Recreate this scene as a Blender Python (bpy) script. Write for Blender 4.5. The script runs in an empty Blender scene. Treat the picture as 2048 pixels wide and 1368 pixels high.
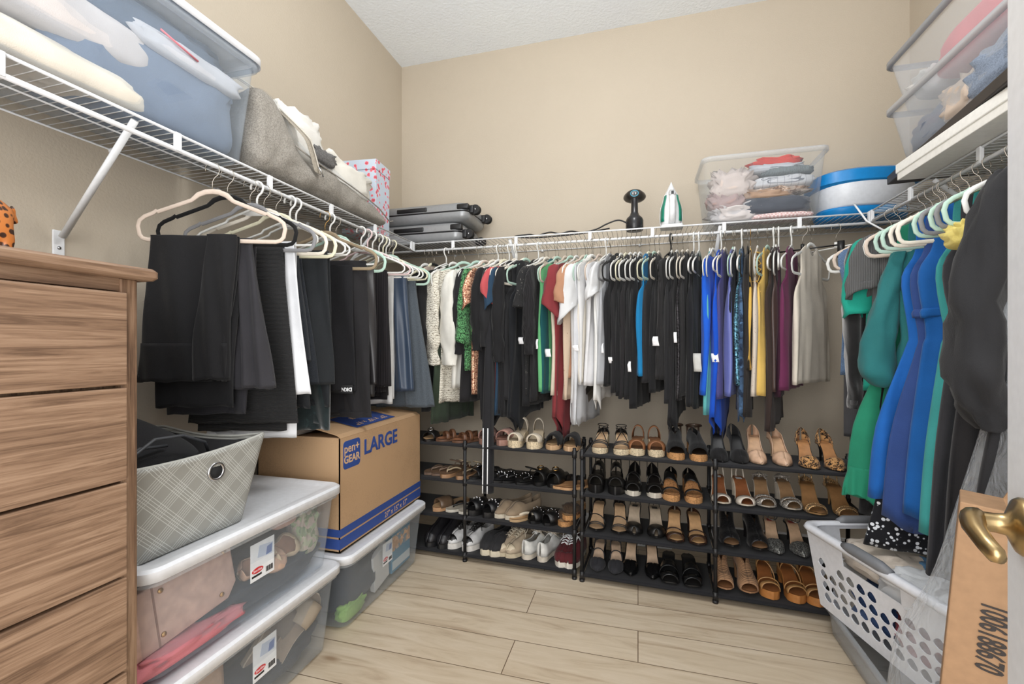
import bpy, math, random
from math import sin, cos, pi, radians as R, sqrt
from mathutils import Vector as V, Matrix, noise

sc = bpy.context.scene
COL = sc.collection

# ------------------------------------------------------------------ camera
TH, FPX, HC = R(15.56), 905.0, 1.12
SN, CS = sin(TH), cos(TH)
cam = bpy.data.cameras.new('camera')
camo = bpy.data.objects.new('camera', cam)
COL.objects.link(camo)
camo.location = (0, 0, HC)
camo.rotation_euler = (R(90), 0, TH)
cam.sensor_width = 36.0
cam.lens = FPX / 2048 * 36
cam.shift_y = 9 / 2048
cam.clip_start = .02
sc.camera = camo

# ------------------------------------------------------------------ light
sc.view_settings.view_transform = 'Standard'
sc.view_settings.look = 'None'
sc.view_settings.exposure = 0.0
sc.view_settings.gamma = 1.0
sc.view_settings.use_curve_mapping = False
sc.cycles.max_bounces = 10
sc.cycles.diffuse_bounces = 5
sc.cycles.transparent_max_bounces = 32

w = bpy.data.worlds.new('house_light')
sc.world = w
w.use_nodes = True
w.node_tree.nodes['Background'].inputs[0].default_value = (.95, .97, 1.0, 1)
w.node_tree.nodes['Background'].inputs[1].default_value = 1.8

def area(name, loc, rot, sx, sy, power, col=(1, 1, 1)):
    l = bpy.data.lights.new(name, 'AREA')
    l.shape = 'RECTANGLE'
    l.size, l.size_y, l.energy, l.color = sx, sy, power, col
    o = bpy.data.objects.new(name, l)
    o.location, o.rotation_euler = loc, rot
    COL.objects.link(o)
    return o
lb_ = bpy.data.lights.new('ceiling_lamp_light', 'POINT')
lb_.energy, lb_.color, lb_.shadow_soft_size = 37, (1, .985, .965), .17
lo_ = bpy.data.objects.new('ceiling_lamp_light', lb_); COL.objects.link(lo_)
lo_.location = (-.1, 1.25, 2.74)
area('doorway_fill', (-.15, -.75, 1.25), (R(88), 0, 0), 1.7, 2.0, 44, (1, .98, .95))  # added fill panel behind the camera, brightens the closet from the front

# ------------------------------------------------------------------ pixel -> place
def ray(px):
    u = (px - 1024) / FPX
    return -SN + u * CS, CS + u * SN
def on_y(px, py, y):
    a, b = ray(px); t = y / b
    return V((a * t, y, HC - (py - 693) / FPX * t))
def on_x(px, py, x):
    a, b = ray(px); t = x / a
    return V((x, b * t, HC - (py - 693) / FPX * t))
def on_z(px, py, z):
    a, b = ray(px); t = (HC - z) * FPX / (py - 693)
    return V((a * t, b * t, z))

# ------------------------------------------------------------------ objects
def tag(o, label=None, cat=None, group=None, kind=None):
    if label: o['label'] = label
    if cat: o['category'] = cat
    if group: o['group'] = group
    if kind: o['kind'] = kind
    return o
def thing(name, label, cat, loc=(0, 0, 0), rz=0.0, group=None, rot=None):
    o = bpy.data.objects.new(name, None)
    o.empty_display_size = .05
    COL.objects.link(o)
    o.location = loc
    o.rotation_euler = rot if rot else (0, 0, rz)
    return tag(o, label, cat, group)

def lin(c):
    return tuple((x / 12.92 if x <= .04045 else ((x + .055) / 1.055) ** 2.4) for x in c)
def rgb(*c):
    return lin([x / 255 for x in c])

class MB:
    def __init__(s): s.v, s.f = [], []
    def add(s, vs, fs):
        b = len(s.v)
        s.v += [tuple(p) for p in vs]
        s.f += [tuple(b + i for i in f) for f in fs]
        return s
    def box(s, x0, x1, y0, y1, z0, z1):
        vs = [(x, y, z) for z in (z0, z1) for y in (y0, y1) for x in (x0, x1)]
        return s.add(vs, [(0, 2, 3, 1), (4, 5, 7, 6), (0, 1, 5, 4), (2, 6, 7, 3), (0, 4, 6, 2), (1, 3, 7, 5)])
    def grid(s, rows, wrap=False):
        n = len(rows[0]); vs = [p for r in rows for p in r]; fs = []
        for i in range(len(rows) - 1):
            for j in range(n if wrap else n - 1):
                k = (j + 1) % n
                fs.append((i * n + j, i * n + k, (i + 1) * n + k, (i + 1) * n + j))
        return s.add(vs, fs)
    def loft(s, rings, cap0=True, cap1=True):
        n = len(rings[0]); b = len(s.v)
        s.grid(rings, True)
        if cap0: s.f.append(tuple(b + j for j in range(n - 1, -1, -1)))
        if cap1:
            e = b + (len(rings) - 1) * n
            s.f.append(tuple(e + j for j in range(n)))
        return s
    def tube(s, pts, r, n=8, closed=False, sy=1.0, radii=None, axis=None):
        pts = [V(p) for p in pts]; m = len(pts); rings = []
        up = None
        for i, p in enumerate(pts):
            if closed: d = pts[(i + 1) % m] - pts[i - 1]
            else: d = pts[min(i + 1, m - 1)] - pts[max(i - 1, 0)]
            if d.length < 1e-9: d = V((0, 0, 1))
            d.normalize()
            if axis is not None: a = V(axis)
            elif up is None: a = V((0, 0, 1)) if abs(d.z) < .9 else V((0, 1, 0))
            else: a = up
            e1 = a - d * a.dot(d)
            if e1.length < 1e-6: e1 = d.orthogonal()
            e1.normalize(); up = e1
            e2 = d.cross(e1)
            rr = radii[i] if radii else r
            rings.append([p + e1 * (rr * sy * cos(2 * pi * k / n)) + e2 * (rr * sin(2 * pi * k / n)) for k in range(n)])
        if closed: rings.append(rings[0]); return s.loft(rings, False, False)
        return s.loft(rings)
    def lathe(s, prof, c=(0, 0, 0), n=24, sx=1, sy=1, axis='z', cap=True):
        rings = []
        for r, z in prof:
            ring = []
            for k in range(n):
                a = 2 * pi * k / n
                p = (r * sx * cos(a), r * sy * sin(a), z)
                if axis == 'x': p = (p[2], p[0], p[1])
                if axis == 'y': p = (p[0], -p[2], p[1])
                if axis == 'Y': p = (p[0], p[2], p[1])
                ring.append((c[0] + p[0], c[1] + p[1], c[2] + p[2]))
            rings.append(ring)
        return s.loft(rings, cap, cap)
    def prism(s, poly, z0, z1, tf=None):
        tf = tf or (lambda a, b, c: (a, b, c))
        n = len(poly)
        vs = [tf(a, b, z0) for a, b in poly] + [tf(a, b, z1) for a, b in poly]
        return s.add(vs, [tuple(range(n - 1, -1, -1)), tuple(range(n, 2 * n))] + [(i, (i + 1) % n, n + (i + 1) % n, n + i) for i in range(n)])
    def mesh(s, name, mat):
        me = bpy.data.meshes.new(name)
        me.from_pydata(s.v, [], s.f); me.update()
        if mat: me.materials.append(mat)
        return me
    def build(s, name, mat, parent=None, smooth=True, bevel=0, solid=0, sub=0, fixn=False, offset=0, angle=None):
        me = s.mesh(name, mat)
        return link(name, me, parent, smooth, bevel, solid, sub, fixn, offset, angle)
def link(name, me, parent=None, smooth=True, bevel=0, solid=0, sub=0, fixn=False, offset=0, angle=None):
    if fixn:
        import bmesh
        bm = bmesh.new(); bm.from_mesh(me)
        bmesh.ops.recalc_face_normals(bm, faces=bm.faces); bm.to_mesh(me); bm.free()
    o = bpy.data.objects.new(name, me)
    COL.objects.link(o)
    if parent: o.parent = parent
    if smooth:
        if angle is None: me.shade_smooth()
        else:
            me.shade_smooth(); me.set_sharp_from_angle(angle=R(angle))
    if solid:
        m = o.modifiers.new('thickness', 'SOLIDIFY'); m.thickness = solid; m.offset = offset
    if bevel:
        m = o.modifiers.new('bevel', 'BEVEL'); m.width = bevel; m.segments = 2; m.limit_method = 'ANGLE'
        m.harden_normals = False
    if sub:
        m = o.modifiers.new('sub', 'SUBSURF'); m.levels = sub; m.render_levels = sub
    return o

def rrect(x0, x1, y0, y1, r, z, n=5):
    out = []
    for cx, cy, a0 in ((x1 - r, y1 - r, 0), (x0 + r, y1 - r, 90), (x0 + r, y0 + r, 180), (x1 - r, y0 + r, 270)):
        for k in range(n + 1):
            a = R(a0 + 90 * k / n)
            out.append((cx + r * cos(a), cy + r * sin(a), z))
    return out
def lerp(a, b, t): return a + (b - a) * t
def table(tb, t):
    if t <= tb[0][0]: return tb[0][1]
    for (a, x), (b, y) in zip(tb, tb[1:]):
        if t <= b:
            k = (t - a) / (b - a); k = k * k * (3 - 2 * k)
            return lerp(x, y, k)
    return tb[-1][1]
def catmull(rows, n):
    m = len(rows); out = []
    for i in range(n):
        q = i / (n - 1) * (m - 1); k = min(int(q), m - 2); t = q - k
        p0, p1, p2, p3 = rows[max(k - 1, 0)], rows[k], rows[k + 1], rows[min(k + 2, m - 1)]
        out.append(tuple(.5 * (2 * b + (c - a) * t + (2 * a - 5 * b + 4 * c - d) * t * t + (3 * b - a - 3 * c + d) * t ** 3) for a, b, c, d in zip(p0, p1, p2, p3)))
    return out

def text_mesh(body, size, mat, name, parent, mtx, extrude=.0006, align='CENTER', bold=0.0, sx=1.0):
    cu = bpy.data.curves.new(name, 'FONT')
    cu.body, cu.size, cu.extrude, cu.align_x, cu.align_y = body, size, extrude, align, 'CENTER'
    cu.offset = bold
    cu.resolution_u = 3
    t = bpy.data.objects.new('lettering_source', cu)
    COL.objects.link(t)
    bpy.context.view_layer.update()
    me = bpy.data.meshes.new_from_object(t.evaluated_get(bpy.context.evaluated_depsgraph_get()))
    bpy.data.objects.remove(t); bpy.data.curves.remove(cu)
    me.transform(mtx @ Matrix.Diagonal((sx, 1, 1, 1)))
    me.materials.clear(); me.materials.append(mat)
    return link(name, me, parent, smooth=False)

# ------------------------------------------------------------------ materials
MATS = {}
def base_mat(key, col, rough=.6, metal=0, spec=.5):
    m = bpy.data.materials.new(key); m.use_nodes = True
    nt = m.node_tree; b = nt.nodes['Principled BSDF']
    b.inputs['Base Color'].default_value = (*col, 1)
    b.inputs['Roughness'].default_value = rough
    b.inputs['Metallic'].default_value = metal
    b.inputs['Specular IOR Level'].default_value = spec
    return m, nt, b
def N(nt, t, **kw):
    n = nt.nodes.new(t)
    for k, v in kw.items():
        if hasattr(n, k) and not k[0].isupper(): setattr(n, k, v)
    return n
def coords(nt, scale=(1, 1, 1), src='Object'):
    tc = N(nt, 'ShaderNodeTexCoord'); mp = N(nt, 'ShaderNodeMapping')
    mp.inputs['Scale'].default_value = scale
    nt.links.new(tc.outputs[src], mp.inputs['Vector'])
    return mp.outputs['Vector']
def noise_n(nt, vec, scale, detail=3, rough=.5, dist=0):
    n = N(nt, 'ShaderNodeTexNoise')
    n.inputs['Scale'].default_value = scale; n.inputs['Detail'].default_value = detail
    n.inputs['Roughness'].default_value = rough; n.inputs['Distortion'].default_value = dist
    nt.links.new(vec, n.inputs['Vector'])
    return n
def ramp(nt, fac, stops):
    r = N(nt, 'ShaderNodeValToRGB'); cr = r.color_ramp
    while len(cr.elements) < len(stops): cr.elements.new(.5)
    for e, (p, c) in zip(cr.elements, stops):
        e.position = p; e.color = (*c, 1)
    nt.links.new(fac, r.inputs['Fac'])
    return r.outputs['Color']
def bump(nt, b, h, strength, dist=.01):
    n = N(nt, 'ShaderNodeBump'); n.inputs['Strength'].default_value = strength; n.inputs['Distance'].default_value = dist
    nt.links.new(h, n.inputs['Height']); nt.links.new(n.outputs['Normal'], b.inputs['Normal'])
def sc_col(c, k): return tuple(min(1, x * k) for x in c)

def solid(col, rough=.45, metal=0, spec=.5, var=0):
    key = ('solid', col, rough, metal, var)
    if key not in MATS:
        m, nt, b = base_mat('painted_surface', rgb(*col), rough, metal, spec)
        vec = coords(nt)
        n = noise_n(nt, vec, 60, 2)
        c = rgb(*col); k = var or .04
        nt.links.new(ramp(nt, n.outputs['Fac'], [(.3, sc_col(c, 1 - k)), (.7, sc_col(c, 1 + k))]), b.inputs['Base Color'])
        MATS[key] = m
    return MATS[key]

def clear(tint=(235, 240, 245), alpha=.22, rough=.12, key='clear'):
    k = (key, tint, alpha, rough)
    if k not in MATS:
        m = bpy.data.materials.new('clear_plastic'); m.use_nodes = True
        nt = m.node_tree; b = nt.nodes['Principled BSDF']; out = nt.nodes['Material Output']
        b.inputs['Base Color'].default_value = (*rgb(*tint), 1); b.inputs['Roughness'].default_value = rough
        tr = N(nt, 'ShaderNodeBsdfTransparent'); mx = N(nt, 'ShaderNodeMixShader')
        tr.inputs[0].default_value = (.96, .97, .98, 1)
        if key in ('cover', 'window'):
            wr = noise_n(nt, coords(nt, (1, 1, .45)), 26, 3, .6, 1.2)
            bump(nt, b, wr.outputs['Fac'], .9, .02)
        lw = N(nt, 'ShaderNodeLayerWeight'); lw.inputs['Blend'].default_value = .18
        mp = N(nt, 'ShaderNodeMapRange'); mp.inputs['To Min'].default_value = alpha; mp.inputs['To Max'].default_value = min(1, alpha * 2 + .25)
        nt.links.new(lw.outputs['Facing'], mp.inputs['Value'])
        nt.links.new(mp.outputs['Result'], mx.inputs['Fac'])
        nt.links.new(tr.outputs[0], mx.inputs[1]); nt.links.new(b.outputs[0], mx.inputs[2])
        nt.links.new(mx.outputs[0], out.inputs['Surface'])
        MATS[k] = m
    return MATS[k]

def cloth(col, kind='plain', col2=None, rough=.85):
    key = ('cloth', col, kind, col2)
    if key in MATS: return MATS[key]
    c = rgb(*col); d = rgb(*(col2 or (20, 20, 20)))
    m, nt, b = base_mat(kind + '_fabric', c, rough, 0, .25)
    L = nt.links.new
    b.inputs['Sheen Weight'].default_value = .1
    b.inputs['Sheen Roughness'].default_value = .5
    vec = coords(nt)
    big = noise_n(nt, vec, 9, 3)
    fine = noise_n(nt, vec, 420, 2, .6)
    colr = ramp(nt, big.outputs['Fac'], [(.25, sc_col(c, .86)), (.75, sc_col(c, 1.1))])
    h = fine.outputs['Fac']; st = .35; ds = .002
    if kind == 'satin':
        b.inputs['Roughness'].default_value = .38; b.inputs['Specular IOR Level'].default_value = .5; st = .08
    elif kind == 'velvet':
        b.inputs['Sheen Weight'].default_value = .6
        n2 = noise_n(nt, vec, 24, 4, .6, 1.5)
        colr = ramp(nt, n2.outputs['Fac'], [(.3, sc_col(c, .6)), (.62, c), (.8, sc_col(c, 2.6))])
    elif kind in ('rib', 'ribh', 'stripe', 'pleat'):
        wv = N(nt, 'ShaderNodeTexWave'); wv.bands_direction = 'Z' if kind == 'ribh' else 'X'
        wv.inputs['Scale'].default_value = {'rib': 60, 'ribh': 70, 'stripe': 7, 'pleat': 28}[kind]; wv.inputs['Distortion'].default_value = .4 if kind != 'stripe' else 1.5
        L(vec, wv.inputs['Vector'])
        if kind == 'stripe':
            colr = ramp(nt, wv.outputs['Fac'], [(.45, c), (.55, d)])
        else:
            h = wv.outputs['Fac']; st = .6; ds = .003
            colr = ramp(nt, wv.outputs['Fac'], [(.1, sc_col(c, .7)), (.8, sc_col(c, 1.1))])
    elif kind == 'openwork':
        wv = N(nt, 'ShaderNodeTexWave'); wv.bands_direction = 'Z'; wv.wave_profile = 'SIN'
        wv.inputs['Scale'].default_value = 24; wv.inputs['Distortion'].default_value = 7; wv.inputs['Detail'].default_value = 1; wv.inputs['Detail Scale'].default_value = 3
        L(vec, wv.inputs['Vector'])
        colr = ramp(nt, wv.outputs['Fac'], [(.03, d), (.10, c), (1, sc_col(c, 1.06))])
        h = wv.outputs['Fac']; st = .5; ds = .004
    elif kind in ('sequin', 'glitter'):
        vo = N(nt, 'ShaderNodeTexVoronoi'); vo.inputs['Scale'].default_value = 170 if kind == 'sequin' else 420
        L(vec, vo.inputs['Vector'])
        colr = ramp(nt, vo.outputs['Color'], [(.2, d), (.55, c), (.85, sc_col(c, 2.2))])
        b.inputs['Roughness'].default_value = .3; b.inputs['Metallic'].default_value = .5
        h = vo.outputs['Color']; st = .8; ds = .004
    elif kind in ('snake', 'leopard', 'floral', 'lace', 'print', 'bloom'):
        vo = N(nt, 'ShaderNodeTexVoronoi')
        n2 = noise_n(nt, vec, 30, 2)
        mixv = N(nt, 'ShaderNodeMix', data_type='RGBA'); mixv.inputs[0].default_value = {'lace': .15, 'floral': .008, 'bloom': .02}.get(kind, .06)
        L(vec, mixv.inputs[6]); L(n2.outputs['Color'], mixv.inputs[7]); L(mixv.outputs[2], vo.inputs['Vector'])
        if kind == 'snake':
            vo.feature = 'DISTANCE_TO_EDGE'; vo.inputs['Scale'].default_value = 70
            colr = ramp(nt, vo.outputs['Distance'], [(.04, d), (.14, c)])
        elif kind == 'leopard':
            vo.inputs['Scale'].default_value = 75
            colr = ramp(nt, vo.outputs['Distance'], [(.18, sc_col(c, .75)), (.26, d), (.46, d), (.54, c)])
        elif kind == 'floral':
            vo.inputs['Scale'].default_value = 62
            colr = ramp(nt, vo.outputs['Distance'], [(.1, d), (.30, d), (.36, c), (1, c)])
        elif kind == 'bloom':
            vo.inputs['Scale'].default_value = 36
            colr = ramp(nt, vo.outputs['Distance'], [(.06, sc_col(d, .7)), (.2, d), (.34, sc_col(d, 1.5)), (.40, c)])
        elif kind == 'lace':
            vo.inputs['Scale'].default_value = 36
            colr = ramp(nt, vo.outputs['Distance'], [(.05, d), (.13, d), (.2, c), (1, c)])
        else:
            vo.inputs['Scale'].default_value = 55
            colr = ramp(nt, vo.outputs['Color'], [(.3, c), (.5, d), (.75, sc_col(c, 1.6))])
    elif kind == 'check':
        ck = N(nt, 'ShaderNodeTexChecker'); ck.inputs['Scale'].default_value = 120
        ck.inputs['Color1'].default_value = (*c, 1); ck.inputs['Color2'].default_value = (*d, 1)
        L(vec, ck.inputs['Vector']); colr = ck.outputs['Color']
    elif kind == 'grid':
        br = N(nt, 'ShaderNodeTexBrick'); br.offset = 0; br.inputs['Scale'].default_value = 16
        br.inputs['Color1'].default_value = (*c, 1); br.inputs['Color2'].default_value = (*c, 1); br.inputs['Mortar'].default_value = (*d, 1)
        br.inputs['Mortar Size'].default_value = .012; br.inputs['Brick Width'].default_value = .5; br.inputs['Row Height'].default_value = .5
        L(vec, br.inputs['Vector']); colr = br.outputs['Color']
    elif kind == 'denim':
        n2 = noise_n(nt, vec, 260, 2)
        colr = ramp(nt, n2.outputs['Fac'], [(.3, sc_col(c, .7)), (.7, sc_col(c, 1.25))])
    elif kind == 'tweed':
        n2 = noise_n(nt, vec, 220, 3, .7)
        colr = ramp(nt, n2.outputs['Fac'], [(.32, d), (.66, c)])
    L(colr, b.inputs['Base Color'])
    bump(nt, b, h, st, ds)
    MATS[key] = m
    return m

def leather(col, rough=.4):
    key = ('leather', col, rough)
    if key not in MATS:
        c = rgb(*col)
        m, nt, b = base_mat('leather', c, rough)
        vec = coords(nt); n = noise_n(nt, vec, 35, 4); v2 = noise_n(nt, vec, 300, 2)
        nt.links.new(ramp(nt, n.outputs['Fac'], [(.3, sc_col(c, .82)), (.7, sc_col(c, 1.1))]), b.inputs['Base Color'])
        bump(nt, b, v2.outputs['Fac'], .15, .001)
        MATS[key] = m
    return MATS[key]

def cork(col=(190, 140, 90)):
    key = ('cork', col)
    if key not in MATS:
        c = rgb(*col)
        m, nt, b = base_mat('cork', c, .8)
        vec = coords(nt); n = noise_n(nt, vec, 160, 3, .7)
        nt.links.new(ramp(nt, n.outputs['Fac'], [(.35, sc_col(c, .45)), (.5, c), (.7, sc_col(c, 1.2))]), b.inputs['Base Color'])
        MATS[key] = m
    return MATS[key]

def wood(c1, c2, c3, direction='X', scale=1.0, key='wood'):
    k = (key, c1, direction)
    if k not in MATS:
        m, nt, b = base_mat('wood_grain', rgb(*c1), .5)
        s = {'X': (2.6, 58, 58), 'Y': (58, 2.6, 58), 'Z': (58, 58, 2.6)}[direction]
        vec = coords(nt, tuple(x * scale for x in s))
        n = noise_n(nt, vec, 1.3, 6, .62, .9)
        f = noise_n(nt, vec, 6, 3, .6)
        mx = N(nt, 'ShaderNodeMath', operation='ADD'); mu = N(nt, 'ShaderNodeMath', operation='MULTIPLY'); mu.inputs[1].default_value = .3
        nt.links.new(f.outputs['Fac'], mu.inputs[0]); nt.links.new(mu.outputs[0], mx.inputs[0]); nt.links.new(n.outputs['Fac'], mx.inputs[1])
        nt.links.new(ramp(nt, mx.outputs[0], [(.48, rgb(*c1)), (.63, rgb(*c2)), (.8, rgb(*c3))]), b.inputs['Base Color'])
        bump(nt, b, f.outputs['Fac'], .12, .002)
        MATS[k] = m
    return MATS[k]

def wall_mat(col, strength=.16, scale=150):
    c = rgb(*col)
    m, nt, b = base_mat('orange_peel_paint', c, .7, 0, .3)
    vec = coords(nt)
    n = noise_n(nt, vec, scale, 2, .5); n2 = noise_n(nt, vec, 2.2, 2)
    nt.links.new(ramp(nt, n2.outputs['Fac'], [(.3, sc_col(c, .98)), (.7, sc_col(c, 1.02))]), b.inputs['Base Color'])
    bump(nt, b, n.outputs['Fac'], strength, .006)
    return m

WHITE = solid((232, 234, 236), .4)
WIRE = solid((226, 228, 230), .35)
METAL = solid((190, 190, 192), .25, 1)
BRASS = solid((178, 154, 112), .3, 1)
GOLD = solid((190, 150, 90), .3, 1)
BLACKP = solid((24, 24, 26), .4)
LABELW = solid((238, 240, 242), .6)
CARD = None
# ------------------------------------------------------------------ room
XL, XR, YB, ZC = -1.59, 1.37, 2.84, 3.07
YF = -.9
WALL = wall_mat((188, 177, 160))
def slab(name, x0, x1, y0, y1, z0, z1, m):
    o = MB().box(x0, x1, y0, y1, z0, z1).build(name, m, smooth=False)
    o['kind'] = 'structure'
    return o
slab('wall_left', XL - .1, XL, YF, YB + .1, 0, ZC, WALL)
slab('wall_back', XL, XR, YB, YB + .1, 0, ZC, WALL)
slab('wall_right', XR, XR + .1, -.02, YB + .1, 0, ZC, WALL)
slab('ceiling', XL - .1, XR + .1, YF, YB + .1, ZC, ZC + .1, wall_mat((240, 247, 255), .5, 60))

def floor_mat():
    c = rgb(210, 198, 180)
    m, nt, b = base_mat('laminate_planks', c, .42)
    L = nt.links.new
    vec = coords(nt)
    br = N(nt, 'ShaderNodeTexBrick'); br.offset = .37; br.offset_frequency = 2
    br.inputs['Scale'].default_value = 1; br.inputs['Brick Width'].default_value = 1.22; br.inputs['Row Height'].default_value = .185
    br.inputs['Mortar Size'].default_value = .0016; br.inputs['Mortar Smooth'].default_value = .1; br.inputs['Bias'].default_value = 0
    br.inputs['Color1'].default_value = (0, 0, 0, 1); br.inputs['Color2'].default_value = (1, 1, 1, 1); br.inputs['Mortar'].default_value = (.5, .5, .5, 1)
    L(vec, br.inputs['Vector'])
    # grain, shifted plank by plank
    sh = N(nt, 'ShaderNodeVectorMath', operation='MULTIPLY_ADD'); sh.inputs[1].default_value = (7, 3, 0)
    L(br.outputs['Color'], sh.inputs[0]); L(vec, sh.inputs[2])
    mp = N(nt, 'ShaderNodeMapping'); mp.inputs['Scale'].default_value = (1.5, 13, 1)
    L(sh.outputs[0], mp.inputs['Vector'])
    g = noise_n(nt, mp.outputs['Vector'], 1.6, 6, .6, 1.2)
    g2 = noise_n(nt, mp.outputs['Vector'], 9, 3, .6)
    col = ramp(nt, g.outputs['Fac'], [(.28, rgb(182, 162, 138)), (.46, rgb(206, 189, 164)), (.7, rgb(219, 204, 182))])
    tint = N(nt, 'ShaderNodeMix', data_type='RGBA'); tint.blend_type = 'MULTIPLY'; tint.inputs[0].default_value = 1
    L(col, tint.inputs[6]); L(ramp(nt, br.outputs['Color'], [(0, (.88, .87, .86)), (1, (1, 1, 1))]), tint.inputs[7])
    # knots
    mk = N(nt, 'ShaderNodeMapping'); mk.inputs['Scale'].default_value = (2.2, 6, 1); L(sh.outputs[0], mk.inputs['Vector'])
    vo = N(nt, 'ShaderNodeTexVoronoi'); vo.inputs['Scale'].default_value = 1.0; L(mk.outputs['Vector'], vo.inputs['Vector'])
    kn = N(nt, 'ShaderNodeMix', data_type='RGBA'); L(ramp(nt, vo.outputs['Distance'], [(.03, (.75, .75, .75)), (.11, (0, 0, 0))]), kn.inputs[0])
    L(tint.outputs[2], kn.inputs[6]); kn.inputs[7].default_value = (*rgb(140, 112, 84), 1)
    seam = N(nt, 'ShaderNodeMix', data_type='RGBA'); L(br.outputs['Fac'], seam.inputs[0]); L(kn.outputs[2], seam.inputs[6]); seam.inputs[7].default_value = (*rgb(104, 84, 64), 1)
    L(seam.outputs[2], b.inputs['Base Color'])
    bump(nt, b, g2.outputs['Fac'], .06, .002)
    return m
slab('floor', XL - .1, XR + .1, YF, YB + .1, -.08, 0, floor_mat())
slab('baseboard_back', XL, XR, YB - .014, YB, 0, .085, WHITE)
slab('baseboard_left', XL, XL + .014, YF, YB - .014, 0, .085, WHITE)
slab('baseboard_right', XR - .014, XR, -.02, YB - .014, 0, .085, WHITE)

# open door, latch edge towards the closet
D = V((.309, .951, 0)); DE = V((.462, .739, 0))
DH = DE - D * .76
def door():
    t = thing('door_1', None, None, DH, math.atan2(D.y, D.x))
    t['kind'] = 'structure'
    MB().box(0, .76, -.036, 0, .012, 2.03).build('door_leaf', solid((222, 225, 230), .35), t, smooth=False, bevel=.002)
    # room side of the leaf is local y = 0
    zc = .905
    MB().lathe([(.0, 0), (.034, 0), (.034, .004), (.031, .008), (.022, .012), (.013, .016), (.0115, .026), (.0115, .036), (.013, .042), (.0, .044)], (.7, 0, zc), 28, axis='Y').build('lever_rose', BRASS, t, fixn=True)
    pts = [(.702, .040, zc), (.698, .045, zc), (.684, .048, zc - .001), (.664, .048, zc - .005), (.645, .045, zc - .011), (.63, .041, zc - .016), (.623, .038, zc - .018)]
    MB().tube(pts, .0085, 12, radii=[.012, .013, .0115, .0095, .009, .0088, .005], sy=1.25).build('lever_handle', BRASS, t)
    MB().box(.7599, .762, -.03, -.006, zc - .03, zc + .03).build('latch_plate', BRASS, t, smooth=False)
door()

# white power strip lying behind the middle rack
t = thing('power_strip', 'white power strip on the floor behind the black patent pumps', 'power strip', (.06, 2.66, 0))
MB().box(-.12, .12, -.025, .025, 0, .035).build('strip_body', WHITE, t, bevel=.004)
for k in range(4):
    m = MB().box(-.1 + .05 * k, -.094 + .05 * k, -.0262, -.02, .012, .024)
    m.box(-.085 + .05 * k, -.079 + .05 * k, -.0262, -.02, .012, .024)
    m.build('socket', BLACKP, t, smooth=False)
# ------------------------------------------------------------------ wire shelves
ZD, ZR = 1.735, 1.688      # deck and hanging rod
XRL, YRB, XRR = -1.283, 2.45, 1.02
def wire_shelf(label, length, depth, loc, rz, clips, brackets, wallclips):
    """local x runs along the wall, local y = 0 at the wall and -depth at the front"""
    t = thing('wire_shelf', label, 'shelf', loc, rz)
    m = MB()
    n = int(length / .0254)
    for i in range(n + 1):
        x = i * length / n
        m.tube([(x, 0, .003), (x, -depth + .004, .003), (x, -depth - .001, -.003)], .0014, 5)
    for y, r in ((-.004, .003), (-depth * .5, .0026), (-depth, .0042)):
        m.tube([(0, y, -.001), (length, y, -.001)], r, 8)
    m.build('wire_deck', WIRE, t)
    MB().tube([(0, -depth, -(ZD - ZR)), (length, -depth, -(ZD - ZR))], .0068, 10).build('hanging_rod', WIRE, t)
    for x in clips:
        MB().box(x - .009, x + .009, -depth - .0075, -depth + .004, -(ZD - ZR) - .004, .002).build('rod_clip', WIRE, t, smooth=False, bevel=.0015)
    for x in brackets:
        m = MB().tube([(x, -depth + .01, -.012), (x, -.02, -.305)], .0095, 10, sy=.75)
        m.build('bracket_arm', WIRE, t)
        MB().box(x - .014, x + .014, -.006, 0, -.36, -.285).build('bracket_plate', METAL if False else WIRE, t, smooth=False, bevel=.002)
        MB().lathe([(0, .0), (.005, .0), (.004, .003), (0, .0035)], (x, -.006, -.335), 10, axis='y').build('screw', METAL, t)
    for x in wallclips:
        MB().lathe([(0, -.004), (.009, -.004), (.011, .002), (.007, .011), (0, .013)], (x, -.002, -.004), 12, axis='y').build('wall_clip', WIRE, t)
    return t
# left shelf: along +y ; local x -> +y means rz=90: local y=-depth -> +x
LSY0, LSY1 = .1, 2.435
wire_shelf('white wire shelf along the left wall above the hanging trousers', LSY1 - LSY0, .307, (XL, LSY0, ZD), R(90),
           [y - LSY0 for y in (.62, 1.0, 1.34, 1.68, 2.02, 2.40, 2.425)], [.893 - LSY0, 2.05 - LSY0], [.55, .93, 1.3, 1.8])
wire_shelf('white wire shelf along the back wall above the hanging tops', XR - XL - .004, .39, (XL + .002, YB, ZD), 0,
           [.55, .93, 1.34, 1.66, 2.0, 2.33], [.89, 1.985], [.4, 1.0, 1.6, 2.2])
RSY0, RSY1 = .62, 2.435
# right shelf: local x -> -y : rz=-90, local y=-depth -> -x
wire_shelf('white wire shelf along the right wall above the dresses', RSY1 - RSY0, XR - XRR, (XR, RSY1, ZD), R(-90),
           [.008, .03, .33, .7, 1.05, 1.4], [.45, 1.45], [.4, .9, 1.4])

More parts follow.
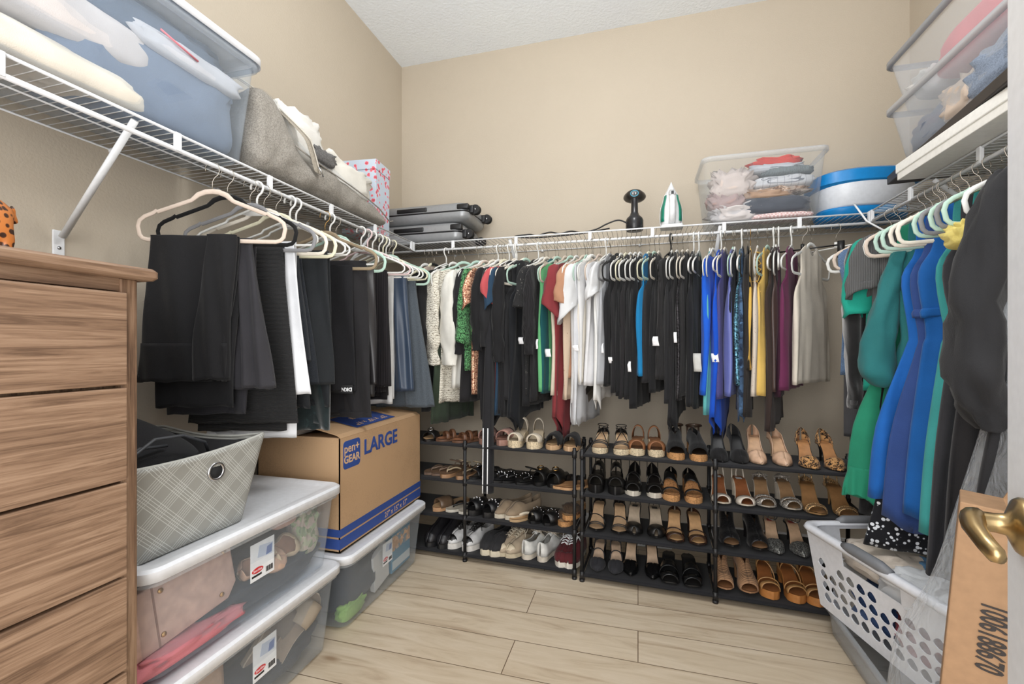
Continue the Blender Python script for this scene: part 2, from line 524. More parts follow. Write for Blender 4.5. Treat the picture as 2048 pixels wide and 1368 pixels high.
# ------------------------------------------------------------------ chest of drawers
def dresser():
    t = thing('chest_of_drawers', 'tall weathered oak chest of drawers against the left wall', 'chest of drawers', (0, 0, 0))
    W1 = wood((100, 76, 58), (132, 104, 82), (156, 128, 104), 'Y')
    W2 = wood((88, 66, 50), (124, 96, 74), (150, 122, 98), 'Z')
    xf, xb, y0, y1 = -1.036, -1.56, -.28, .722
    m = MB().box(xb, xf - .02, y0, y1, .0, 1.262)
    m.build('carcass', W2, t, smooth=False, bevel=.002)
    for ya, yb in ((y0, y0 + .045), (y1 - .032, y1)):
        MB().box(xf - .02, xf - .002, ya, yb, 0, 1.262).build('front_stile', W2, t, smooth=False, bevel=.002)
    MB().box(xf - .02, xf - .008, y0 + .045, y1 - .032, 1.236, 1.262).build('top_rail', W1, t, smooth=False)
    m = MB()
    m.loft([rrect(xb - .005, xf + .022, y0 - .02, y1 + .022, .012, 1.262), rrect(xb - .005, xf + .028, y0 - .026, y1 + .028, .014, 1.268),
            rrect(xb - .005, xf + .028, y0 - .026, y1 + .028, .014, 1.281), rrect(xb - .005, xf + .022, y0 - .02, y1 + .022, .012, 1.287)])
    m.build('dresser_top', W1, t, angle=40)
    zt = 1.232
    for k in range(6):
        zb = max(zt - .192, .05)
        d = MB().box(xf - .018, xf + .008, y0 + .03, y1 - .026, zb, zt).build('drawer', W1, t, smooth=False, bevel=.0025)
        zt = zb - .006
dresser()

# carved wooden leopard on the chest
def figurine():
    m = MB()
    P = [(0, 0, .078), (0, -.07, .088), (0, -.15, .082), (0, -.2, .1), (0, -.235, .12), (0, -.27, .112),
         (.016, .0, .05), (.018, .012, .026), (.018, .004, .004), (.018, -.012, .003),
         (-.016, -.012, .05), (-.018, -.03, .026), (-.018, -.036, .004), (-.018, -.05, .003),
         (.016, -.155, .045), (.016, -.16, .004), (.016, -.175, .003), (-.016, -.14, .045), (-.016, -.14, .004), (-.016, -.155, .003),
         (0, .024, .085), (0, .034, .06)]
    E = [(0, 1), (1, 2), (2, 3), (3, 4), (4, 5), (0, 6), (6, 7), (7, 8), (8, 9), (0, 10), (10, 11), (11, 12), (12, 13), (2, 14), (14, 15), (15, 16), (2, 17), (17, 18), (18, 19), (0, 20), (20, 21)]
    RD = [.03, .032, .033, .022, .024, .014, .021, .012, .009, .01, .021, .012, .009, .01, .016, .009, .01, .016, .009, .01, .006, .005]
    me = bpy.data.meshes.new('leopard_figurine'); me.from_pydata(P, E, []); me.update()
    key = 'painted_leopard'
    c = rgb(196, 118, 56)
    mt, nt, b = base_mat(key, c, .35)
    vec = coords(nt); vo = N(nt, 'ShaderNodeTexVoronoi'); vo.inputs['Scale'].default_value = 85; nt.links.new(vec, vo.inputs['Vector'])
    nt.links.new(ramp(nt, vo.outputs['Distance'], [(.2, rgb(52, 26, 12)), (.34, rgb(74, 38, 18)), (.42, c)]), b.inputs['Base Color'])
    o = bpy.data.objects.new('leopard_figurine', me); COL.objects.link(o)
    me.materials.append(mt)
    sk = o.modifiers.new('skin', 'SKIN')
    for i, r in enumerate(RD): me.skin_vertices[0].data[i].radius = (r, r)
    me.skin_vertices[0].data[0].use_root = True
    sk.use_smooth_shade = True
    s = o.modifiers.new('sub', 'SUBSURF'); s.levels = s.render_levels = 2
    o.location = (-1.16, .552, 1.287); o.scale = (1.15, 1.0, 1.15)
    tag(o, 'spotted orange carved leopard figurine standing on the chest of drawers', 'figurine')
figurine()
# ------------------------------------------------------------------ hangers
def arc(cx, cz, r, a0, a1, n=10):
    return [(cx + r * cos(R(a0 + (a1 - a0) * i / (n - 1))), 0, cz + r * sin(R(a0 + (a1 - a0) * i / (n - 1)))) for i in range(n)]
HCOL = {'white': (226, 226, 222), 'ivory': (226, 218, 204), 'beige': (208, 192, 178), 'black': (22, 22, 23), 'grey': (132, 132, 134), 'mint': (180, 208, 194),
        'cream': (226, 222, 196), 'pink': (226, 200, 200), 'gold': (146, 130, 106)}
HM = {}
def hanger_meshes(style, col):
    k = (style, col)
    if k in HM: return HM[k]
    c = HCOL[col]
    r = .0032
    body = MB(); hook = MB()
    rh = .0014 if style != 'tube' else .0038
    o = .0068 + rh      # the hook rests on the rod
    hp = [(0, 0, -.085), (0, 0, -.052), (.005, 0, -.040), (.017, 0, -.028)] + arc(0, -.0115, .0215, -20, 200, 14)
    hp = [(x, y, z - .0015) for x, y, z in hp]
    hook.tube(hp, rh, 8)
    if style == 'velvet':
        half = [(0, -.083), (.02, -.085), (.042, -.094), (.062, -.112), (.085, -.121), (.16, -.150), (.165, -.147), (.172, -.153), (.2, -.166), (.214, -.178), (.219, -.196), (.214, -.222), (.205, -.233), (.19, -.237)]
        pts = [(x, 0, z) for x, z in half] + [(x, 0, -.237) for x in (.1, 0, -.1)] + [(-x, 0, z) for x, z in half[:0:-1]]
        rad = [.0085 if z > -.1 else .0066 for x, y, z in pts]
        body.tube(pts, .006, 8, True, sy=.45, radii=rad, axis=(0, 1, 0))
        mat = cloth(c, 'plain')
    elif style == 'tube':
        half = [(0, -.085), (.012, -.086), (.03, -.094), (.06, -.106), (.1, -.124), (.108, -.135), (.118, -.139), (.16, -.155), (.195, -.171), (.21, -.185), (.211, -.2), (.2, -.212), (.18, -.214)]
        pts = [(x, 0, z) for x, z in half] + [(x, 0, -.214) for x in (.1, 0, -.1)] + [(-x, 0, z) for x, z in half[:0:-1]]
        body.tube(pts, .0042, 8, True, axis=(0, 1, 0))
        body.prism([(-.05, -.107), (0, -.088), (.05, -.107), (.03, -.112), (-.03, -.112)], -.0015, .0015, lambda a, b, z: (a, z, b))
        mat = solid(c, .35)
    else:   # clip hanger: bar with two clamps
        body.tube([(-.16, 0, -.105), (.16, 0, -.105)], .006, 8, sy=.6)
        body.tube([(0, 0, -.08), (0, 0, -.105)], .008, 8)
        for s in (-1, 1):
            body.box(s * .15 - .013, s * .15 + .013, -.009, -.003, -.165, -.088)
            body.box(s * .15 - .013, s * .15 + .013, .003, .009, -.165, -.088)
        mat = solid(c, .35)
    hm = solid(c, .35) if style == 'tube' else solid((176, 170, 160), .25, 1)
    if col == 'gold': hm = GOLD
    HM[k] = (body.mesh('hanger_body', mat), hook.mesh('hook', hm))
    return HM[k]
def hanger(style, col, label, loc, rz, group, tilt=0.0):
    b, h = hanger_meshes(style, col)
    t = thing('clothes_hanger', label, 'hanger', loc, group=group, rot=(0, tilt, rz))
    link('hanger_body', b, t); link('hook', h, t)
    return t

# ------------------------------------------------------------------ cloth
def spow(x, p): return (abs(x) ** p) * (1 if x >= 0 else -1)
def drape(m, rows, nz=30, nu=44, fold=.006, freq=15, seed=0, slope=0.0, neck=0.0, hem=None, n0=0.0, ragged=.004, drift=1.6, v0=0.0):
    """hanging cloth: rows of (z, s0, s1, thickness); s across the hanger, n through the cloth"""
    rnd = random.Random(seed); ph = rnd.uniform(0, 6.28); ph2 = rnd.uniform(0, 6.28); f2 = freq * rnd.uniform(.4, .62)
    rows = catmull(rows, nz); rings = []; sm = max(abs(rows[0][1]), abs(rows[0][2]), .01)
    zt, zb = rows[0][0], rows[-1][0]
    for i, (z, s0, s1, th) in enumerate(rows):
        v = i / (nz - 1); ring = []; A = fold * (.12 + .95 * (v0 + (1 - v0) * v))
        for j in range(nu):
            a = 2 * pi * j / nu
            s = (s0 + s1) / 2 + (s1 - s0) / 2 * spow(cos(a), .75)
            q = 2 * pi * (s * freq + drift * z)
            wv = .75 * sin(q + ph) + .55 * sin(2 * pi * (s * f2 - z * .9) + ph2) + .6 * (1 - 2 * abs(sin(q * .36 + ph2)))
            n = n0 + th * .5 * spow(sin(a), .55) + A * wv
            w1 = (1 - v) ** 3
            zz = z - slope * abs(s) * w1 - neck * max(0, 1 - (s / (sm * .55)) ** 2) * w1
            zz += v ** 4 * ragged * 2 * noise.noise(V((s * 22, seed * 3.1, 0)))
            if hem: zz += v ** 3 * hem(s)
            ring.append((s, n, zz))
        rings.append(ring)
    # turn the hem in so that the cloth is open below
    last = rings[-1]; cx = sum(p[0] for p in last) / nu
    c2 = [(lerp(p[0], cx, .04), n0 + (p[1] - n0) * .72 + 0, p[2] + .002) for p in last]
    c3 = [(p[0], p[1], p[2] + .02) for p in c2]
    m.loft(rings + [c2, c3])
    return m
def sleeve(m, rows, nz=18, nu=20, seed=0, wr=.004, hollow=True, slant=0.0):
    """tube of cloth: rows (z, s, n, half_s, half_n)"""
    rows = catmull(rows, nz); rings = []
    for i, (z, s, n, hs, hn) in enumerate(rows):
        ring = []
        for j in range(nu):
            a = 2 * pi * j / nu
            k = 1 + wr / max(hs, .01) * noise.noise(V((cos(a) * 1.5, sin(a) * 1.5 + seed, z * 16))) * 2.4
            v = i / (nz - 1)
            ring.append((s + hs * cos(a) * k, n + hn * sin(a) * k, z + slant * v * v * (hn * sin(a) - .5 * hs * cos(a)) + .006 * v * noise.noise(V((cos(a) * 2, sin(a) * 2, seed)))))
        rings.append(ring)
    if hollow:
        z, s, n, hs, hn = rows[-1]
        rings.append([(lerp(s, p[0], .86), lerp(n, p[1], .86), p[2]) for p in rings[-1]])
        rings.append([(p[0], p[1], p[2] + .03) for p in rings[-1]])
    m.loft(rings)
    return m
def care_label(parent, s, n, z, h=.045, wd=.022, tilt=.4, col=(240, 240, 242)):
    m = MB(); rows = []
    for i in range(6):
        v = i / 5
        rows.append([(s + sin(tilt) * h * v * .6 + .004 * sin(v * 5), n - wd / 2 + wd * j / 3 + .2 * wd * v, z - h * v) for j in range(4)])
    m.grid(rows)
    o = m.build('care_label', solid(col, .6), parent, solid=.0006)
    o['label'] = 'small white care label'
    return o

def garment(kind, name, cat, label, loc, rz, zb, mat, group, w=.19, th=.024, fold=.006, seed=0, hem=None, zt=None, sl=None, slmat=None, tags=(), freq=15, flare=None, n0=0.0, cuffmat=None, neck=None):
    """zb is the height of the hem above the floor; loc is a point on the rod"""
    B = zb - loc[2]
    fl = flare if flare is not None else 1.0
    m = MB()
    if kind == 'tank':
        rows = [(-.090, -.07, .075, .006), (-.118, -.115, .118, .010), (-.16, -.118, .12, .012), (-.24, -.126, .126, .017), (-.31, -w * .94, w * .94, .02), (-.42, -w, w, th), (lerp(-.42, B, .6), -w * 1.0, w * 1.0 * fl, th), (B, -w * 1.02, w * 1.04 * fl, th)]
        sl_, nk = .12, .05
    elif kind == 'cami':
        rows = [(-.095, -.055, .06, .005), (-.128, -.12, .12, .007), (-.2, -.13, .135, .007), (-.27, -.14, .15, .012), (-.34, -w, w, .018), (lerp(-.34, B, .5), -w, w, th), (B, -w * 1.03, w * 1.05 * fl, th)]
        sl_, nk = .1, .1
    elif kind == 'tee':
        rows = [(-.088, -.205, .205, .012), (-.14, -.205, .205, .02), (-.2, -.205, .205, .024), (-.3, -w * 1.0, w * 1.0, th), (lerp(-.3, B, .5), -w, w * fl, th), (B, -w * 1.02, w * 1.04 * fl, th)]
        sl_, nk = .38, .03
    elif kind == 'sdress':
        rows = [(-.105, -.125, .125, .006), (-.16, -.125, .13, .012), (-.25, -.13, .135, .02), (-.34, -.165, .17, th), (-.52, -.145, .15, th * .9), (-.58, -.155, .16, th), (lerp(-.58, B, .5), -w, w * fl, th * 1.2), (B, -w * 1.05, w * 1.1 * fl, th * 1.3)]
        sl_, nk = .14, .05
    elif kind == 'dress':
        k = max(B, -.52)
        rows = [(-.09, -.2, .2, .014), (-.15, -.195, .2, .02), (-.3, -.17, .175, th), (-.48, -.15, .155, th * .9), (-.56, -.165, .17, th), (lerp(-.56, B, .5), -w * 1.05, w * 1.1 * fl, th * 1.2), (B, -w * 1.15, w * 1.25 * fl, th * 1.3)]
        sl_, nk = .36, .05
    else:
        raise ValueError(kind)
    drape(m, rows, fold=fold, seed=seed, slope=sl_, neck=nk if neck is None else neck, hem=hem, freq=freq, n0=n0)
    parts = []
    if sl or tags or cuffmat:
        t = thing(name, label, cat, loc, rz, group)
        m.build('garment_body', mat, t)
    else:
        o = m.build(name, mat)
        o.location, o.rotation_euler = loc, (0, 0, rz)
        return tag(o, label, cat, group)
    if sl:
        kind2 = sl[0]; L = sl[1]; sd = sl[3] if len(sl) > 3 else 0.0; q = sl[2] if len(sl) > 2 else 1.0
        both = (1,) if kind2.endswith('1') else (1, -1)
        for sg in both:
            sm = MB()
            if kind2.startswith('short'):
                sleeve(sm, [(-.15, sg * .175, 0, .018, .009), (-.18, sg * .195, -.002, .036, .016 * q), (-.15 - L * .55, sg * .208, -.006, .05, .022 * q), (-.15 - L, sg * .212, -.009, .056, .030 * q)], seed=seed + sg, slant=.9 * sin(seed * 2.3), wr=.007)
            elif kind2.startswith('long'):
                sleeve(sm, [(-.15, sg * .18, 0, .014, .012), (-.2, sg * .203, -.002, .03, .02 * q), (-.15 - L * .4, sg * .216, -.006, .032, .032 * q), (-.15 - L * .75, sg * .21, -.008, .028, .03 * q), (-.15 - L * .9, sg * .207, -.008, .024, .026 * q), (-.15 - L, sg * .206, -.008, .024, .025 * q)], nz=26, seed=seed + sg, wr=.005)
            elif kind2.startswith('bell'):
                sleeve(sm, [(-.18 - sd, sg * .15, 0, .02, .012), (-.26 - sd, sg * .17, -.004, .03, .026), (-.15 - L * .6, sg * .2, -.008, .042, .042), (-.15 - L * .88, sg * .215, -.008, .054, .058), (-.15 - L * .97, sg * .2, -.008, .044, .046), (-.15 - L, sg * .19, -.008, .028, .03)], nz=26, nu=28, seed=seed + sg, wr=.005)
            elif kind2.startswith('puff'):
                sleeve(sm, [(-.14 - sd, sg * .17, 0, .02, .016), (-.2 - sd, sg * .19, -.005, .04, .035), (-.15 - L * .5, sg * .225, -.008, .05, .06), (-.15 - L * .85, sg * .22, -.008, .055, .068), (-.15 - L * .95, sg * .2, -.008, .042, .05), (-.15 - L, sg * .19, -.008, .026, .03)], nz=26, nu=28, seed=seed + sg, wr=.012)
            sm.build('sleeve', slmat or mat, t)
    for tg in tags:
        care_label(t, *tg)
    return t

def trousers(label, loc, rz, mat, group, s0, s1, zf, zk, b0=None, b1=None, k0=None, k1=None, th=.024, seed=0, fold=.015, freq=10, cuff=None, name='trousers', cat='trousers', top=-.222, hemf=None, matk=None, panel=None):
    """folded over the hanger bar: a front and a back fall with different hems"""
    b0 = s0 if b0 is None else b0; b1 = s1 if b1 is None else b1
    k0 = s0 if k0 is None else k0; k1 = s1 if k1 is None else k1
    t = thing(name, label, cat, loc, rz, group)
    F, K = zf - loc[2], zk - loc[2]
    m = MB()
    drape(m, [(top, s0, s1, .014), (top - .02, s0, s1, th * .8), (lerp(top, F, .35), lerp(s0, b0, .3), lerp(s1, b1, .3), th), (lerp(top, F, .7), lerp(s0, b0, .7), lerp(s1, b1, .7), th), (F, b0, b1, th)], fold=fold, seed=seed, freq=freq, n0=-.009, ragged=.003, hem=hemf)
    m.build('front_leg', mat, t)
    if panel:
        q0, q1, e0, e1 = panel; m = MB()
        drape(m, [(top + .001, q0, q1, .016), (top - .03, q0, q1, .02), (lerp(top, F, .35), lerp(q0, e0, .3), lerp(q1, e1, .3), .026), (lerp(top, F, .7), lerp(q0, e0, .7), lerp(q1, e1, .7), .03), (F + .004, e0, e1, .034)], fold=fold * .6, seed=seed + 3, freq=freq * 1.9, n0=-.03, ragged=.004)
        m.build('leg_fold', mat, t)
    m = MB()
    drape(m, [(top - .002, s0 + .004, s1 - .004, .012), (top - .02, s0 + .003, s1 - .003, th * .8), (lerp(top, K, .35), lerp(s0, k0, .3), lerp(s1, k1, .3), th), (lerp(top, K, .7), lerp(s0, k0, .7), lerp(s1, k1, .7), th), (K, k0, k1, th)], fold=fold * .7, seed=seed + 7, freq=freq * .8, n0=.011, ragged=.003)
    m.build('back_leg', matk or mat, t)
    if cuff:   # a raised hem band on the front fall
        m = MB(); zc = F + cuff
        e = .0035
        q0, q1 = lerp(s0, b0, .72), lerp(s1, b1, .72)
        drape(m, [(zc, q0 - e, q1 + e, th + .007), (lerp(zc, F, .5), lerp(q0, b0, .5) - e, lerp(q1, b1, .5) + e, th + .007), (F - .003, b0 - e, b1 + e, th + .008)], nz=8, fold=fold, v0=(zc - top) / (F - top), seed=seed, freq=freq, n0=-.009, ragged=.003)
        m.build('cuff', mat, t)
    return t

BK, BK2, CH = (26, 26, 28), (32, 31, 33), (46, 46, 48)
# ------------------------------------------------------------------ trousers on the left rod
GL, GLH = 'trousers hanging on the left rod', 'hangers on the left rod'
def lrod(px): return on_x(px, 400, XRL).y
LT = [
 # hook px, turn, hanger, hanger label, label, mat, s0, s1, zf, zk, extra
 (425, 20.5, 'velvet', 'beige', 'black cuffed wide trousers nearest the chest', cloth((25, 25, 27)), -.178, .084, 1.015, .93, dict(b0=-.215, b1=.05, k0=-.17, k1=.06, cuff=.115, th=.03, fold=.016, freq=9, panel=(.0, .086, -.055, .06))),
 (455, 18, 'velvet', 'black', 'charcoal flared trousers with stitched hem second from the chest', cloth((50, 49, 53)), -.16, .09, .985, .9, dict(b0=-.12, b1=.16, th=.022, k0=-.2, k1=.06, panel=(.05, .094, .07, .165))),
 (500, 18, 'velvet', 'grey', 'long black crinkled crepe trousers beside the white ones', cloth((38, 38, 39), 'ribh'), -.15, .115, .86, .83, dict(b0=-.2, b1=.17, k0=-.18, k1=.12, th=.02, fold=.004)),
 (514, 16, 'tube', 'white', 'white trousers hanging between black pairs', cloth((222, 224, 228)), -.14, .135, .955, .80, dict(b0=-.12, b1=.19, k0=-.17, k1=.13, th=.016)),
 (528, 18, 'velvet', 'ivory', 'soft black knit trousers behind the white ones', cloth((28, 30, 33)), -.15, .11, .9, .88, dict(b1=.17)),
 (552, 16, 'velvet', 'cream', 'faded black jeans with folded cuff right of the white trousers', cloth((40, 44, 50), 'denim'), -.15, .09, 1.06, .98, dict(b1=.13, cuff=.05, th=.022, k1=.15, panel=(.06, .094, .09, .14))),
 (580, 16, 'tube', 'white', 'plain black trousers behind the cuffed faded jeans', cloth((34, 37, 40)), -.14, .15, .975, .89, dict(b1=.165)),
 (592, 14, 'tube', 'white', 'dark green velour joggers with gathered ankle', cloth((24, 38, 40), 'velvet'), -.1, .12, .80, .82, dict(b0=-.02, b1=.14, th=.03)),
 (650, 16, 'velvet', 'gold', 'black sports trousers with white lettered waistband', cloth((26, 26, 29)), -.14, .12, .93, .83, dict(b1=.13, th=.022)),
 (660, 14, 'tube', 'white', 'long black straight trousers over the carton flap', cloth((34, 33, 35)), -.12, .16, .82, .835, dict(b0=-.03, b1=.19, cuff=.02, th=.022)),
 (672, 14, 'velvet', 'mint', 'black satin trousers with slanted side pocket', cloth((36, 34, 36), 'satin'), -.12, .17, .955, .9, dict(b1=.19)),
 (722, 14, 'tube', 'white', 'black pleated trousers with crinkled vertical pleats', cloth((32, 29, 32), 'pleat'), -.13, .13, .93, .9, dict(b1=.15, th=.022, fold=.008, freq=24)),
 (735, 14, 'tube', 'pink', 'matte black leggings behind the pleated trousers', cloth((24, 22, 24)), -.13, .1, .88, .86, dict()),
 (758, 12, 'tube', 'white', 'white trousers with hem showing under the navy satin pair', cloth((216, 216, 214)), -.1, .08, .83, .85, dict()),
 (766, 12, 'tube', 'cream', 'navy satin trousers', cloth((54, 68, 88), 'satin'), -.13, .13, .89, .9, dict(b1=.17, th=.024, fold=.012, panel=(.06, .134, .08, .175))),
 (778, 12, 'velvet', 'mint', 'grey blue wide trousers at the corner end', cloth((84, 92, 100), 'tweed', (70, 76, 82)), -.12, .15, .80, .8, dict(b0=-.06, b1=.25, th=.026, fold=.012, panel=(.06, .154, .1, .255))),
]
for i, (px, tz, st, hc, lb, mt, s0, s1, zf, zk, ex) in enumerate(LT):
    y = lrod(px)
    loc = (XRL, y, ZR)
    lab = lb if len(lb.split()) > 3 else lb + ' on the left rod'
    hanger(st, hc, '%s hanger holding the %s' % ({'tube': 'slim ' + hc + ' plastic', 'velvet': hc + ' velvet'}[st], lb), loc, R(tz), GLH)
    o = trousers(lab, loc, R(tz), mt, GL, s0, s1, zf, zk, seed=i * 3 + 1, top=-.225 if st == 'velvet' else -.203, **ex)
    if 'lettered' in lb:
        MB().box(-.06, .1255, -.0235, -.021, -.765 + .0, -.73).build('waistband', solid((20, 20, 22), .6), o, smooth=False)
        text_mesh('DKNY', .021, LABELW, 'lettering', o, Matrix.Translation((.094, -.025, -.748)) @ Matrix.Rotation(R(90), 4, 'X') @ Matrix.Rotation(R(180), 4, 'Z'), bold=.0008)
# empty hangers by the corner
for k, (px, st, hc, lb) in enumerate([(745, 'tube', 'white', 'empty white plastic hanger left of the corner'), (772, 'tube', 'white', 'empty white plastic hanger with broad shoulder hooks near the corner'),
                                      (786, 'tube', 'cream', 'empty cream plastic hanger closest to the corner')]):
    hanger(st, hc, lb, (XRL, lrod(px), ZR), R(8 - 6 * k), GLH)

